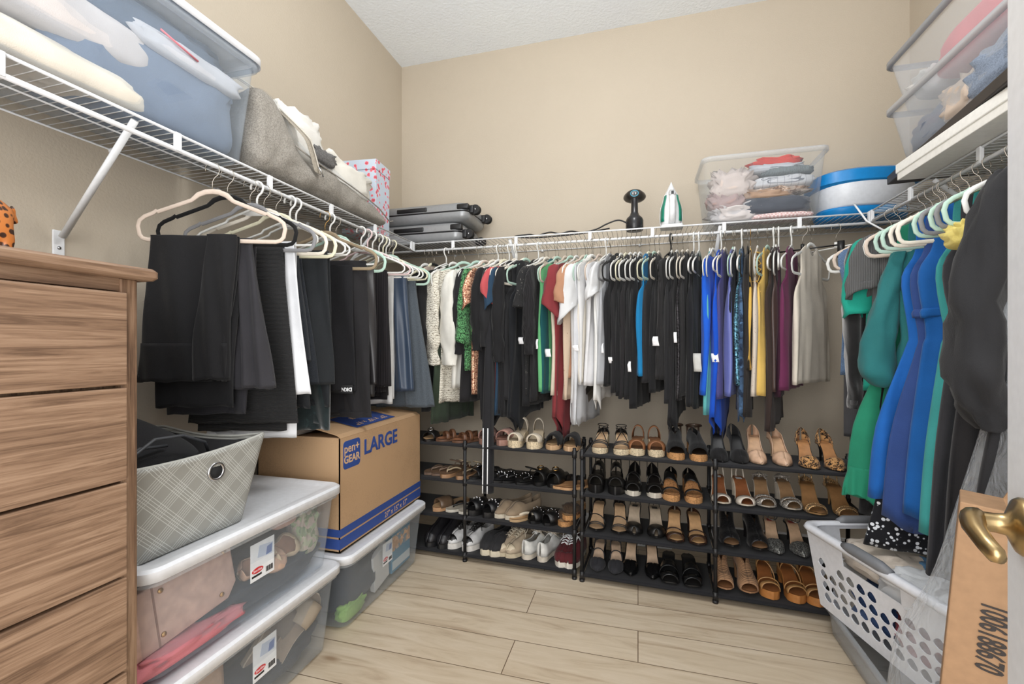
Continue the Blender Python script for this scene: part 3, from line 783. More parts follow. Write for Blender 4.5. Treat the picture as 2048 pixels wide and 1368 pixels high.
# ------------------------------------------------------------------ tops on the back rod
GB, GBH = 'tops hanging on the back rod', 'hangers on the back rod'
def tail(s0, d, wd=.05): return lambda s: -d * math.exp(-((s - s0) / wd) ** 2)
def slant(k): return lambda s: -k * (s + .2)
WH, OFF = (210, 211, 212), (212, 212, 210)
BT = [
 # front px, hem py, kind, mat, short name, hanger, options
 (806, 640, 'tee', cloth((170, 172, 174)), 'light grey top deep in the left corner', ('velvet', 'white'), {}),
 (822, 700, 'tee', cloth(BK), 'black top deep in the left corner', ('velvet', 'black'), {}),
 (831, 712, 'cami', cloth((176, 160, 148)), 'taupe strappy top near the left corner', ('velvet', 'cream'), dict(w=.2)),
 (840, 826, 'tee', cloth(BK), 'long black top left of the cream openwork sweater', ('tube', 'white'), dict(sl=('long', .5), w=.2)),
 (858, 806, 'tee', cloth((216, 211, 198), 'openwork', (120, 112, 96)), 'cream openwork knit sweater', ('velvet', 'mint'), dict(sl=('long', .52, 2.1), turn=26, th=.05, w=.19)),
 (874, 846, 'cami', cloth((50, 62, 48)), 'dark green sheer blouse with hem below the sweaters', ('velvet', 'white'), dict(flare=1.1)),
 (890, 776, 'tee', cloth((222, 220, 212)), 'plain white fine knit sweater', ('velvet', 'mint'), dict(sl=('long', .52, 1.9), turn=22, th=.05)),
 (915, 806, 'tee', cloth(BK2), 'black cardigan right of the plain white sweater', ('velvet', 'white'), dict(sl=('long', .46), turn=10)),
 (926, 742, 'tee', cloth((92, 150, 98), 'snake', (14, 34, 20)), 'green snake print blouse', ('velvet', 'beige'), dict(sl=('short', .4), w=.2)),
 (936, 790, 'tee', cloth((206, 150, 124), 'sequin', (120, 70, 52)), 'rose gold sequin top with short sleeves', ('velvet', 'ivory'), dict(sl=('short', .2), turn=10, th=.03)),
 (951, 800, 'tee', cloth(BK), 'black long sleeved top right of the rose gold sequins', ('tube', 'white'), dict(sl=('long', .44))),
 (960, 838, 'tee', cloth(BK2), 'black blouse with crossed strap hem', ('velvet', 'white'), dict(hem=tail(.1, .06))),
 (967, 820, 'tee', cloth((34, 34, 36)), 'black ribbed top beside the coral tee', ('velvet', 'cream'), dict(sl=('long', .42))),
 (975, 800, 'tee', cloth((186, 82, 86)), 'coral red tee', ('tube', 'white'), dict(sl=('short', .17), w=.18)),
 (983, 832, 'tee', cloth((38, 62, 84)), 'navy blue tee with short sleeves', ('tube', 'white'), dict(sl=('short', .2), turn=8)),
 (991, 836, 'tee', cloth(BK), 'black top with large white label right of the navy tee', ('tube', 'white'), dict(sl=('long', .5), tags=((.2, -.02, -.55, .06, .03, .5), (.21, -.01, -.50, .04, .02)))),
 (1003, 826, 'tank', cloth((30, 30, 32)), 'black bodysuit left of the ruffled tank', ('velvet', 'ivory'), dict(hem=tail(.02, .06))),
 (1014, 800, 'tank', cloth((36, 36, 38)), 'black tank with ruffled armhole', ('velvet', 'ivory'), dict(turn=14, tags=((.195, -.02, -.62, .04, .022, .1),), th=.035)),
 (1026, 832, 'tank', cloth((24, 26, 30)), 'black top with drooping hem below the ruffled tank', ('velvet', 'mint'), dict(hem=tail(.1, .09))),
 (1039, 790, 'tee', cloth((34, 34, 35), 'lace', (120, 118, 112)), 'black lace top with pale flowers', ('velvet', 'white'), dict(sl=('short', .22), turn=12, tags=((.2, -.02, -.52, .035, .03),))),
 (1050, 812, 'tank', cloth(BK), 'black top left of the black ribbed sleeve', ('tube', 'white'), dict()),
 (1058, 804, 'tee', cloth(BK2, 'rib'), 'black ribbed top left of the green tee', ('velvet', 'ivory'), dict(sl=('long', .46))),
 (1076, 782, 'tee', cloth((98, 172, 116)), 'bright green tee', ('velvet', 'mint'), dict(turn=12, flare=1.05, tags=((.2, -.015, -.53, .05, .012),), th=.03)),
 (1086, 786, 'tank', cloth((22, 78, 82)), 'dark teal top between green and burgundy', ('velvet', 'beige'), dict()),
 (1098, 836, 'tee', cloth((128, 50, 54)), 'burgundy short sleeved top with hanging tie', ('velvet', 'mint'), dict(sl=('short', .24, 1.4), turn=12, hem=tail(.1, .13, .05), th=.032)),
 (1109, 790, 'cami', cloth((206, 194, 176)), 'pale beige camisole right of the burgundy top', ('velvet', 'beige'), dict(tags=((.2, -.02, -.58, .04, .03),))),
 (1119, 756, 'tee', cloth((176, 132, 104)), 'tan brown tee', ('velvet', 'beige'), dict(sl=('short', .2, 1.5), turn=18, th=.03)),
 (1126, 800, 'tee', cloth((198, 178, 156), 'lace', (176, 150, 126)), 'nude lace top below the tan tee', ('velvet', 'white'), dict()),
 (1136, 770, 'tee', cloth(WH), 'white draped blouse with long trailing scarf hem', ('velvet', 'white'), dict(turn=16, hem=tail(.16, .22, .04), th=.04, sl=('short', .26, 1.5))),
 (1148, 850, 'tee', cloth((204, 206, 210)), 'pale grey long top behind the trailing scarf', ('velvet', 'mint'), dict(flare=1.05)),
 (1157, 770, 'tee', cloth((212, 212, 212)), 'white tee left of the off white camisole', ('velvet', 'white'), dict(tags=((.2, -.02, -.56, .03, .03),))),
 (1166, 764, 'cami', cloth((214, 208, 196)), 'off white camisole with thin straps', ('velvet', 'white'), dict(neck=.14)),
 (1175, 772, 'tee', cloth((220, 220, 222)), 'white tee right of the off white camisole', ('velvet', 'beige'), dict()),
 (1184, 776, 'tee', cloth((214, 215, 216)), 'white blouse with short folded sleeve', ('velvet', 'white'), dict(sl=('short', .17), turn=10)),
 (1193, 800, 'cami', cloth((222, 222, 220)), 'white satin camisole left of the sheer grey top', ('tube', 'white'), dict(hem=tail(.15, .05, .02))),
 (1203, 768, 'tank', cloth((168, 170, 174)), 'sheer grey top beside the first black tank', ('velvet', 'grey'), dict(w=.2)),
 (1214, 772, 'tank', cloth(BK), 'black tank right of the sheer grey top', ('velvet', 'black'), dict(turn=8, tags=((.19, -.02, -.55, .05, .028, .5),))),
 (1226, 786, 'cami', cloth(BK2), 'black camisole with gathered front', ('velvet', 'white'), dict(tags=((.19, -.01, -.62, .03, .02, .1),))),
 (1236, 790, 'cami', cloth((24, 24, 26)), 'black camisole second right of the gathered one', ('velvet', 'cream'), dict()),
 (1246, 796, 'tank', cloth((34, 32, 34)), 'black top with beaded trim edge', ('velvet', 'white'), dict()),
 (1256, 806, 'cami', cloth((30, 30, 32)), 'black camisole left of the black one beside turquoise', ('velvet', 'white'), dict(hem=slant(-.05))),
 (1266, 816, 'cami', cloth(BK), 'black camisole directly left of the turquoise top', ('velvet', 'white'), dict(tags=((.19, -.01, -.64, .05, .016),))),
 (1280, 752, 'tank', cloth((24, 118, 170)), 'turquoise blue tank top between black tops', ('velvet', 'cream'), dict(turn=8, th=.028)),
 (1294, 766, 'tank', cloth((38, 37, 39)), 'black tank directly right of the turquoise top', ('velvet', 'mint'), dict(turn=6)),
 (1306, 786, 'tank', cloth(BK), 'black tank second right of the turquoise top', ('velvet', 'ivory'), dict()),
 (1318, 776, 'tee', cloth((40, 39, 40), 'rib'), 'charcoal ribbed tunic with white label', ('tube', 'black'), dict(turn=10, th=.03, tags=((.2, -.02, -.52, .045, .035, .2),), hem=slant(-.1))),
 (1333, 806, 'tank', cloth((34, 34, 36)), 'black top right of the charcoal ribbed tunic', ('velvet', 'white'), dict()),
 (1344, 836, 'tank', cloth((30, 29, 31)), 'black top with pointed hanging tail', ('velvet', 'white'), dict(hem=tail(.12, .07, .06))),
 (1356, 800, 'tank', cloth((44, 42, 44), 'sequin', (24, 22, 24)), 'black sequinned tank', ('velvet', 'ivory'), dict(tags=((.19, -.01, -.5, .05, .014),))),
 (1367, 792, 'tank', cloth((38, 37, 38)), 'black tank with silver beaded hem', ('velvet', 'ivory'), dict(beads=1)),
 (1379, 812, 'tank', cloth(BK), 'black tank left of the cobalt blue tee', ('tube', 'white'), dict()),
 (1390, 818, 'cami', cloth((24, 28, 30)), 'black green camisole touching the cobalt blue tee', ('tube', 'white'), dict(w=.16)),
 (1403, 792, 'tee', cloth((28, 92, 206)), 'cobalt blue tee with paper tag', ('velvet', 'white'), dict(turn=14, tags=((.2, -.03, -.6, .085, .035, .3, (196, 196, 192)),), th=.035)),
 (1414, 830, 'cami', cloth((92, 170, 170)), 'aqua sheer top with hem below the cobalt tee', ('velvet', 'white'), dict(w=.18)),
 (1427, 800, 'tank', cloth((20, 78, 190)), 'cobalt blue bodysuit with rounded low hem', ('tube', 'white'), dict(turn=12, hem=tail(.06, .2, .14), th=.03)),
 (1441, 798, 'tank', cloth((74, 72, 124), 'lace', (60, 58, 104)), 'dusky purple lace tank', ('velvet', 'ivory'), dict(turn=8, tags=((.19, -.015, -.6, .04, .03),))),
 (1455, 790, 'tank', cloth((96, 104, 168), 'satin'), 'periwinkle blue satin tank', ('velvet', 'mint'), dict(turn=10, flare=1.1, th=.03)),
 (1467, 706, 'cami', cloth((26, 30, 40)), 'navy black cropped camisole right of the periwinkle tank', ('velvet', 'white'), dict()),
 (1476, 770, 'tank', cloth((84, 128, 146), 'sequin', (24, 50, 66)), 'teal blue sequin top', ('tube', 'white'), dict(turn=8, hem=None)),
 (1484, 822, 'tank', cloth((60, 84, 112), 'print', (26, 38, 58)), 'blue printed scarf top showing below the teal sequins', ('velvet', 'black'), dict(hem=tail(.16, .05, .04))),
 (1494, 826, 'tee', cloth((44, 40, 38)), 'sheer brown black blouse right of the teal sequins', ('velvet', 'black'), dict(hem=slant(.06))),
 (1500, 740, 'tank', cloth((214, 174, 82), 'stripe', (40, 36, 30)), 'yellow and black striped top', ('velvet', 'gold'), dict()),
 (1507, 792, 'tank', cloth((206, 194, 180), 'lace', (176, 150, 134)), 'cream floral lace tank', ('velvet', 'white'), dict(turn=10, w=.195)),
 (1520, 792, 'tank', cloth((222, 184, 98)), 'yellow tank with ruffled edge', ('velvet', 'mint'), dict(turn=16, th=.03, ruffle=1)),
 (1538, 852, 'tank', cloth((54, 42, 38)), 'dark brown long top right of the yellow tank', ('tube', 'white'), dict(turn=12, hem=slant(.05), th=.03)),
 (1549, 784, 'tank', cloth((64, 46, 42), 'satin'), 'brown satin tank left of the plum tank', ('velvet', 'white'), dict(turn=8)),
 (1560, 794, 'tank', cloth((54, 24, 40)), 'dark wine top behind the plum tank', ('tube', 'white'), dict(w=.17)),
 (1570, 780, 'tank', cloth((104, 44, 78)), 'plum purple tank', ('tube', 'white'), dict(turn=16, th=.03)),
 (1592, 768, 'tank', cloth((212, 204, 190)), 'cream sleeveless top at the right end of the back rod', ('velvet', 'white'), dict(turn=30, th=.03)),
]
for i, (px, py, kind, mt, short, hg, op) in enumerate(BT):
    op = dict(op); tr = op.pop('turn', 4) + 9; beads = op.pop('beads', 0); ruf = op.pop('ruffle', 0)
    half = .205 if kind == 'tee' else .165
    if 'sl' in op: half = .235
    p = on_y(px, py, YRB - half * cos(R(tr)))
    # rz = -90 sends local +s to -y (the room); a turn swings the front edge to the left
    loc = (p.x + half * sin(R(tr)), YRB, ZR)
    rz = R(-90 - tr)
    rnd = random.Random(i)
    jit = R(rnd.uniform(-2.5, 2.5))
    hanger(hg[0], hg[1], '%s hanger holding the %s' % ({'tube': hg[1] + ' plastic', 'velvet': hg[1] + ' velvet', 'clip': hg[1]}[hg[0]], short), loc, rz + jit, GBH)
    op['th'] = op.get('th', .022) + .010
    o = garment(kind, 'top', 'top', short if len(short.split()) > 3 else short + ' on the back rod', loc, rz + jit, max(p.z, .66), mt, GB, seed=i + 11, fold=.0065, **op)
    if beads or ruf:
        if o.type == 'MESH':   # give it a holder so that the trim can be a part of it
            h = thing(o.name, o['label'], 'top', o.location, o.rotation_euler.z, GB)
            for k_ in ('label', 'category', 'group'):
                del o[k_]
            o.parent = h; o.location = (0, 0, 0); o.rotation_euler = (0, 0, 0); o.name = 'garment_body'; o = h; o.name = 'top'
        B = p.z - ZR
        if beads:
            m = MB()
            for k_ in range(60):
                s = rnd.uniform(.0, .17); z = B + rnd.uniform(0, .035)
                m.lathe([(0, -.004), (.004, 0), (0, .004)], (s, rnd.choice((-1, 1)) * .013, z), 5)
            m.build('beaded_hem', solid((206, 206, 204), .25, .6), o)
        else:
            m = MB(); rows = []
            for k_ in range(24):
                z = -.12 - .24 * k_ / 23
                rows.append([(.105 + .035 * min(1, k_ / 18) + q * .03, -.015 - q * .02 * sin(k_ * 1.9), z - q * .01 * cos(k_ * 1.9)) for q in (0, .5, 1)])
            m.grid(rows); m.build('ruffle', mt, o, solid=.0015)
# striped track trousers hanging low between the black tops
p = on_y(976, 985, 2.23)
t = thing('track_trousers', 'black track trousers leg with two white stripes hanging below the tops', 'trousers', (p.x, 2.23, ZR), R(-90), GB)
m = MB(); drape(m, [(-.25, -.1, .0, .02), (-.5, -.08, .0, .04), (p.z - ZR + .3, -.03, .03, .055), (p.z - ZR, -.028, .028, .058)], fold=.003, seed=4)
m.build('trouser_leg', cloth((34, 34, 37)), t)
for n_ in (-.017, .008):
    m = MB(); m.grid([[(.0345, n_ + d - .004 * k / 12, lerp(p.z - ZR + .34, p.z - ZR + .004, k / 12)) for d in (0, .0055)] for k in range(13)])
    m.build('side_stripe', LABELW, t, solid=.001)
hanger('velvet', 'ivory', 'ivory velvet hanger holding the striped track trousers', (p.x + .012, YRB, ZR), R(-90), GBH)
# empty clip hangers at the right end
q = on_y(1605, 480, YRB)
hanger('clip', 'black', 'black empty clip hanger right of the cream sleeveless top', (q.x, YRB, ZR), R(-28), GBH)
q = on_y(1672, 480, YRB)
hanger('clip', 'white', 'white empty clip hanger in the right corner', (q.x, YRB, ZR), R(-50), GBH)
# ------------------------------------------------------------------ dresses on the right rod
GR, GRH = 'dresses hanging on the right rod', 'hangers on the right rod'
def rrod(px, x=.82): return on_x(px, 500, x).y
def crumple(name, mat, c, s, seed, amp=.35, freq=3.0, label=None, cat=None, group=None, parent=None, rz=0.0, sub=0, p=.6, flat=1.0, kind=None):
    """soft heap of folded cloth"""
    m = MB(); nu, nv = 40, 22; rings = []
    for i in range(nv + 1):
        a = -pi / 2 + pi * i / nv; ring = []
        for j in range(nu):
            b = 2 * pi * j / nu
            d = V((spow(cos(a), p) * spow(cos(b), p), spow(cos(a), p) * spow(sin(b), p), spow(sin(a), p)))
            q = d * freq + V((seed * 5.3, seed * 2.1, seed))
            k = 1 + amp * (abs(noise.noise(q)) * 1.5 - .35) + amp * .35 * noise.noise(q * 2.7)
            if d.z < 0: k = lerp(k, 1, min(1, -d.z * 1.5) * flat)
            ring.append((d.x * s[0] * k, d.y * s[1] * k, d.z * s[2] * k))
        rings.append(ring)
    m.loft(rings)
    o = m.build(name, mat, parent)
    o.location = c; o.rotation_euler = (0, 0, rz)
    if label: tag(o, label, cat, group, kind)
    return o
# local +s (rz = 180 - turn) points to the room (-x); the room end swings away from the camera
RT = [
 # inner edge px, turn, kind, hem z, mat, short, hanger, options
 (1667, 24, 'pants', .70, cloth((72, 72, 75)), 'charcoal trousers at the far end of the right rod', ('velvet', 'white'), dict(s0=-.12, s1=.16)),
 (1680, 18, 'tee', 1.0, cloth((92, 116, 148), 'denim'), 'faded denim top behind the black velvet sleeve', ('velvet', 'beige'), {}),
 (1716, 18, 'tee', .88, cloth((24, 23, 24), 'velvet'), 'black velvet jacket with long sleeve', ('velvet', 'ivory'), dict(sl=('long', .66, 1.7), th=.05)),
 (1726, 16, 'tee', .95, cloth((30, 152, 132)), 'bright jade top peeking under the striped sleeve', ('velvet', 'grey'), dict(sl=('short1', .3))),
 (1738, 16, 'tee', .9, cloth((92, 92, 92), 'rib'), 'grey ribbed top with wide short sleeve', ('velvet', 'mint'), dict(sl=('short', .22))),
 (1744, 18, 'sdress', .50, cloth((22, 22, 24)), 'black dress with hem below the green ruffle', ('velvet', 'white'), dict(w=.18, flare=1.2)),
 (1746, 18, 'sdress', .56, cloth((38, 132, 102)), 'green dress with ruffled hem', ('velvet', 'beige'), dict(w=.215, flare=1.18, ruffle=1)),
 (1766, 16, 'sdress', .80, cloth((40, 108, 110)), 'teal dress with gathered balloon sleeve', ('velvet', 'mint'), dict(sl=('bell', .56, 1.0, .06))),
 (1780, 14, 'sdress', .60, cloth((28, 96, 176)), 'cobalt dress with stitched lower tier', ('velvet', 'pink'), dict(flare=1.24)),
 (1780, 12, 'pants', .43, cloth((24, 25, 30), 'floral', (226, 230, 236)), 'black trousers with white flower print above the laundry basket', ('velvet', 'mint'), dict(s0=-.03, s1=.05, bb=(.03, .27))),
 (1797, 14, 'sdress', .56, cloth((48, 72, 128)), 'navy blue wrap dress with tied waist', ('velvet', 'ivory'), dict(flare=1.16, hem=tail(.16, .05, .05), belt=.46)),
 (1812, 14, 'sdress', .58, cloth((22, 88, 158)), 'bright blue dress with seamed waist band', ('velvet', 'ivory'), dict(w=.17, th=.05, belt=.46, flare=1.1)),
 (1846, 12, 'sdress', .56, cloth((60, 148, 146)), 'aqua dress between the blue and black dresses', ('velvet', 'mint'), {}),
 (1860, 12, 'sdress', .45, cloth((50, 50, 54)), 'charcoal wrap dress right of the bright blue dress', ('velvet', 'grey'), dict(th=.05, fold=.01)),
 (1880, 12, 'sdress', .62, cloth((44, 136, 132)), 'turquoise dress behind the black tied dress', ('velvet', 'mint'), dict(w=.16)),
 (1893, 12, 'sdress', .5, cloth((40, 39, 41)), 'black gathered dress with corded waist', ('velvet', 'grey'), dict(belt=.5, th=.05, fold=.01, freq=24)),
 (1908, 10, 'tank', 1.1, cloth((226, 208, 120)), 'crumpled yellow top beside the black gown', ('velvet', 'mint'), dict(th=.05, fold=.014, bow=1)),
 (1950, 8, 'cami', .30, cloth((208, 210, 212)), 'white dress inside the clear garment cover', ('velvet', 'white'), dict(w=.15, th=.05)),
 (1985, 14, 'dress', .66, cloth((38, 38, 40)), 'long black gown with puffed gathered sleeve nearest the door', ('tube', 'black'), dict(sl=('puff', .62), th=.05, w=.19, fold=.01)),
]
for i, (px, tr, kind, zb, mt, short, hg, op) in enumerate(RT):
    op = dict(op)
    xi = XRR - .2 * cos(R(tr))
    y = rrod(px, xi) - .2 * sin(R(tr)) * .9
    loc = (XRR, y, ZR); rz = R(180 - tr)
    lab = short if len(short.split()) > 3 else short + ' on the right rod'
    if 'yellow' in short or True:
        hanger(hg[0], hg[1], '%s hanger holding the %s' % ({'tube': hg[1] + ' plastic', 'velvet': hg[1] + ' velvet'}[hg[0]], short), loc, rz, GRH)
    belt = op.pop('belt', 0); bow = op.pop('bow', 0); ruf = op.pop('ruffle', 0)
    if kind == 'pants':
        o = trousers(lab, loc, rz, mt, GR, op['s0'], op['s1'], zb, zb + .03, b0=op.get('bb', (op['s0'] + .02, 0))[0], b1=op.get('bb', (0, op['s1'] - .02))[1], th=.03, seed=i, fold=.006)
        continue
    op.setdefault('fold', .007); op.setdefault('th', .032)
    if belt or ruf or bow: op.setdefault('tags', ((-.02, .02, -.3, .02, .012),))
    o = garment(kind, 'dress' if kind in ('dress', 'cami', 'sdress') else 'top', 'dress' if kind in ('dress', 'cami', 'sdress') else 'top', lab, loc, rz, zb, mt, GR, seed=i + 90, **op)
    if belt:
        m = MB(); wv = op.get('w', .19) * .9
        drape(m, [(-belt + .012, -.15, .16, .05), (-belt, -.155, .165, .052), (-belt - .016, -.152, .162, .05)], nz=5, fold=.004, seed=i + 90)
        m.build('waistband', mt, o)
    if bow:
        c_ = crumple('collar', mt, (.16, 0, -.27), (.055, .05, .035), 5, .5, 2.6, parent=o)
    if ruf:
        m = MB(); B = zb - ZR
        drape(m, [(B + .11, -.225, .268, .056), (B + .05, -.235, .285, .072), (B, -.238, .292, .082)], nz=12, nu=110, fold=.011, freq=30, seed=3, ragged=.012)
        m.build('ruffle', mt, o)
# mint hanger nearest to the camera
hanger('velvet', 'mint', 'mint velvet hanger closest to the door edge', (XRR, 1.17, ZR), R(180 - 10), GRH)
# clear garment cover
t = thing('garment_cover', 'long clear plastic garment cover over a white dress', 'garment cover', (XRR - .03, rrod(1950, .82) - .05, ZR), R(172), GR)
m = MB()
drape(m, [(-.10, -.14, .1, .03), (-.2, -.15, .14, .07), (-.6, -.16, .14, .12), (-1.0, -.17, .21, .16), (-1.35, -.18, .33, .2), (-1.66, -.18, .36, .22)], nz=44, nu=60, fold=.02, freq=11, seed=8)
m.build('cover_sheet', clear((236, 240, 244), .16, .08, 'cover'), t)
# ------------------------------------------------------------------ shoe racks
SHZ = [.036, .226, .416, .606]
DARK = solid((26, 26, 28), .45); NET = cloth((32, 32, 35), 'plain')
RACKS = [((-1.445, 2.235), (-.295, 2.181), 'long black four tier shoe rack behind the cartons at left'), ((-.2575, 2.171), (.909, 2.115), 'long black four tier shoe rack left of the laundry basket')]
RD = .285
def rack(a, b, label):
    dx, dy = b[0] - a[0], b[1] - a[1]; L = sqrt(dx * dx + dy * dy); rz = math.atan2(dy, dx)
    t = thing('shoe_rack', label, 'shoe rack', (a[0], a[1], 0), rz)
    for k in range(3):
        x = L * k / 2
        for y in (0, RD):
            m = MB().tube([(x, y, 0), (x, y, .63)], .0085, 10)
            for z in SHZ: m.tube([(x, y, z - .022), (x, y, z + .012)], .0115, 10)
            m.tube([(x, y, 0), (x, y, .012)], .0125, 10)
            m.build('post', DARK, t)
    for z in SHZ:
        for k in range(2):
            x0, x1 = L * k / 2 + .009, L * (k + 1) / 2 - .009
            m = MB()
            m.grid([[(lerp(x0, x1, i / 12), y, z - zz - .003 * sin(pi * i / 12) * (1 if .02 < y < RD - .02 else 0)) for i in range(13)] for y, zz in ((-.009, .009), (-.006, .0), (.01, -.001), (RD * .3, .003), (RD * .7, .003), (RD - .01, -.001), (RD + .006, 0), (RD + .009, .009))])
            m.build('shelf_panel', NET, t, solid=.0015)
            for y in (0, RD):
                MB().tube([(x0 - .002, y, z - .006), (x1 + .002, y, z - .006)], .0062, 8).build('rail', DARK, t)
        for k in range(3):
            x = L * k / 2
            MB().tube([(x, 0, z - .004), (x, RD, z - .004)], .0055, 8).build('side_bar', DARK, t)
    return t
for a, b, l in RACKS: rack(a, b, l)

# ------------------------------------------------------------------ shoes
HW = {'round': [(0, .004), (.03, .02), (.1, .029), (.35, .028), (.7, .041), (.86, .037), (.95, .024), (1, .004)],
      'point': [(0, .004), (.03, .018), (.1, .026), (.35, .025), (.64, .037), (.8, .03), (.92, .015), (1, .002)],
      'square': [(0, .004), (.03, .02), (.1, .029), (.35, .029), (.7, .042), (.93, .038), (.98, .03), (1, .02)]}
class Last:
    def __init__(s, L=.24, h=.0, p=.012, toe='round', side=1, wide=1.0):
        s.L, s.h, s.p, s.toe, s.side, s.wide = L, h, p, toe, side, wide
    def hw(s, t): return table(HW[s.toe], t) * s.wide
    def e(s, t):
        if s.h <= s.p: return s.p
        return table([(0, s.h), (.2, s.h * .985), (.62, s.p), (1, s.p)], t) + (.004 * max(0, t - .85) / .15)
    def pt(s, t, f, z=0):     # f in -1..1 across the foot
        return (-s.L / 2 + s.L * t, s.side * .006 * sin(pi * t) + s.hw(t) * f, s.e(t) + z)
TS = [0, .012, .03, .06, .1, .16, .24, .34, .44, .54, .62, .7, .78, .85, .9, .94, .97, .99, 1]
def sole(L, th, wedge=False, grow=1.0):
    m = MB(); rings = []
    for t in TS:
        b = [];
        top = [(f, 0) for f in (-1, -.6, 0, .6, 1)]
        bz = (0 if wedge else max(0, L.e(t) - th))
        x, y0, z = L.pt(t, 0)
        w = L.hw(t) * grow
        ring = [(x, y0 + w * f, z) for f in (-1, -.5, 0, .5, 1)] + [(x, y0 + w * f * (.97), bz) for f in (1, .5, 0, -.5, -1)]
        rings.append(ring)
    return m.loft(rings)
def insole(L, k=.9):
    m = MB()
    m.grid([[L.pt(t, f * k, .0012 + .002 * abs(f) ** 2) for f in (-1, -.5, 0, .5, 1)] for t in [.015 + .965 * q / 20 for q in range(21)]])
    return m
def heel_block(L, th, kind):
    m = MB(); h = L.e(.06) - th
    if kind == 'stiletto':
        pr = [(.004, .0), (.005, h * .3), (.008, h * .65), (.017, h)]
        rings = [[(-L.L / 2 + L.L * .05 + .006 + (r * .9) * cos(a) + (.012 * z / h - .006), r * sin(a), z + (0.0)) for a in [2 * pi * k / 12 for k in range(12)]] for r, z in pr]
    else:
        rings = [[(-L.L / 2 + L.L * .085 + r * .95 * cos(a), r * sin(a), z) for a in [2 * pi * k / 16 for k in range(16)]] for r, z in [(.021, 0), (.021, h * .4), (.024, h * .8), (.027, h)]]
    return m.loft(rings)
def strap(L, t, H, wd, skew=0, f0=1.0, tw=10):
    m = MB(); rows = []
    for q in (-.5, -.25, 0, .25, .5):
        row = []
        for k in range(tw + 1):
            f = -1 + 2 * k / tw; a = f * pi / 2
            tt = min(.985, max(.02, t + q * wd / L.L + skew * f))
            x, y, z = L.pt(tt, 0)
            row.append((x, y + L.hw(tt) * 1.03 * f0 * sin(a), z - .004 + (H * (1 - .12 * abs(q))) * max(0, cos(a)) ** .75))
        rows.append(row)
    return m.grid(rows)
def strap_tube(m, L, t, H, r=.0025, skew=0):
    pts = []
    for k in range(13):
        f = -1 + 2 * k / 12; a = f * pi / 2; tt = min(.985, max(.02, t + skew * f))
        x, y, z = L.pt(tt, 0)
        pts.append((x, y + L.hw(tt) * 1.02 * sin(a), z - .002 + H * max(0, cos(a)) ** .75))
    return m.tube(pts, r, 6)
def ankle(m, L, z, r=.0022, rx=.034, ry=.03, t=.13, tilt=.012):
    x, y, e = L.pt(t, 0)
    pts = [(x + rx * cos(a) + .008, y + ry * sin(a), e + z + tilt * cos(a)) for a in [2 * pi * k / 22 for k in range(22)]]
    m.tube(pts, r, 6, True)
    b = pts[11]; a = L.pt(.015, 0)
    m.tube([a, (b[0], a[1], (a[2] + b[2]) / 2), b], r * 1.2, 6)
    for sg in (-1, 1):
        a = L.pt(.13, sg * .9); c = pts[8 if sg > 0 else 14]
        m.tube([a, ((a[0] + c[0]) / 2, (a[1] + c[1]) / 2, (a[2] + c[2]) / 2 + .004), c], r, 6)
    return m
def upper(L, H, ph, t0=0.0, t1=1.0, n=26, kq=6):
    """shoe upper: H(t) height of the full arch, ph(t) half opening (0 closed, 1 all open)"""
    m = MB()
    for sg in (-1, 1):
        rows = []
        for i in range(n):
            t = lerp(t0, t1, i / (n - 1)); o = ph(t); row = []
            for k in range(kq + 1):
                f = sg * lerp(1, o, k / kq); a = f * pi / 2
                x, y, z = L.pt(t, 0)
                row.append((x, y + L.hw(t) * 1.03 * sin(a) ** 1 if True else 0, z - .003 + H(t) * max(0, cos(a)) ** .7))
            rows.append(row)
        m.grid(rows)
    return m
def P_open(edge, side, heel=.3):
    return lambda t: table([(0, heel), (.1, side), (edge - .12, side), (edge, 0), (1, 0)], t)
GS = 'shoes on the racks'
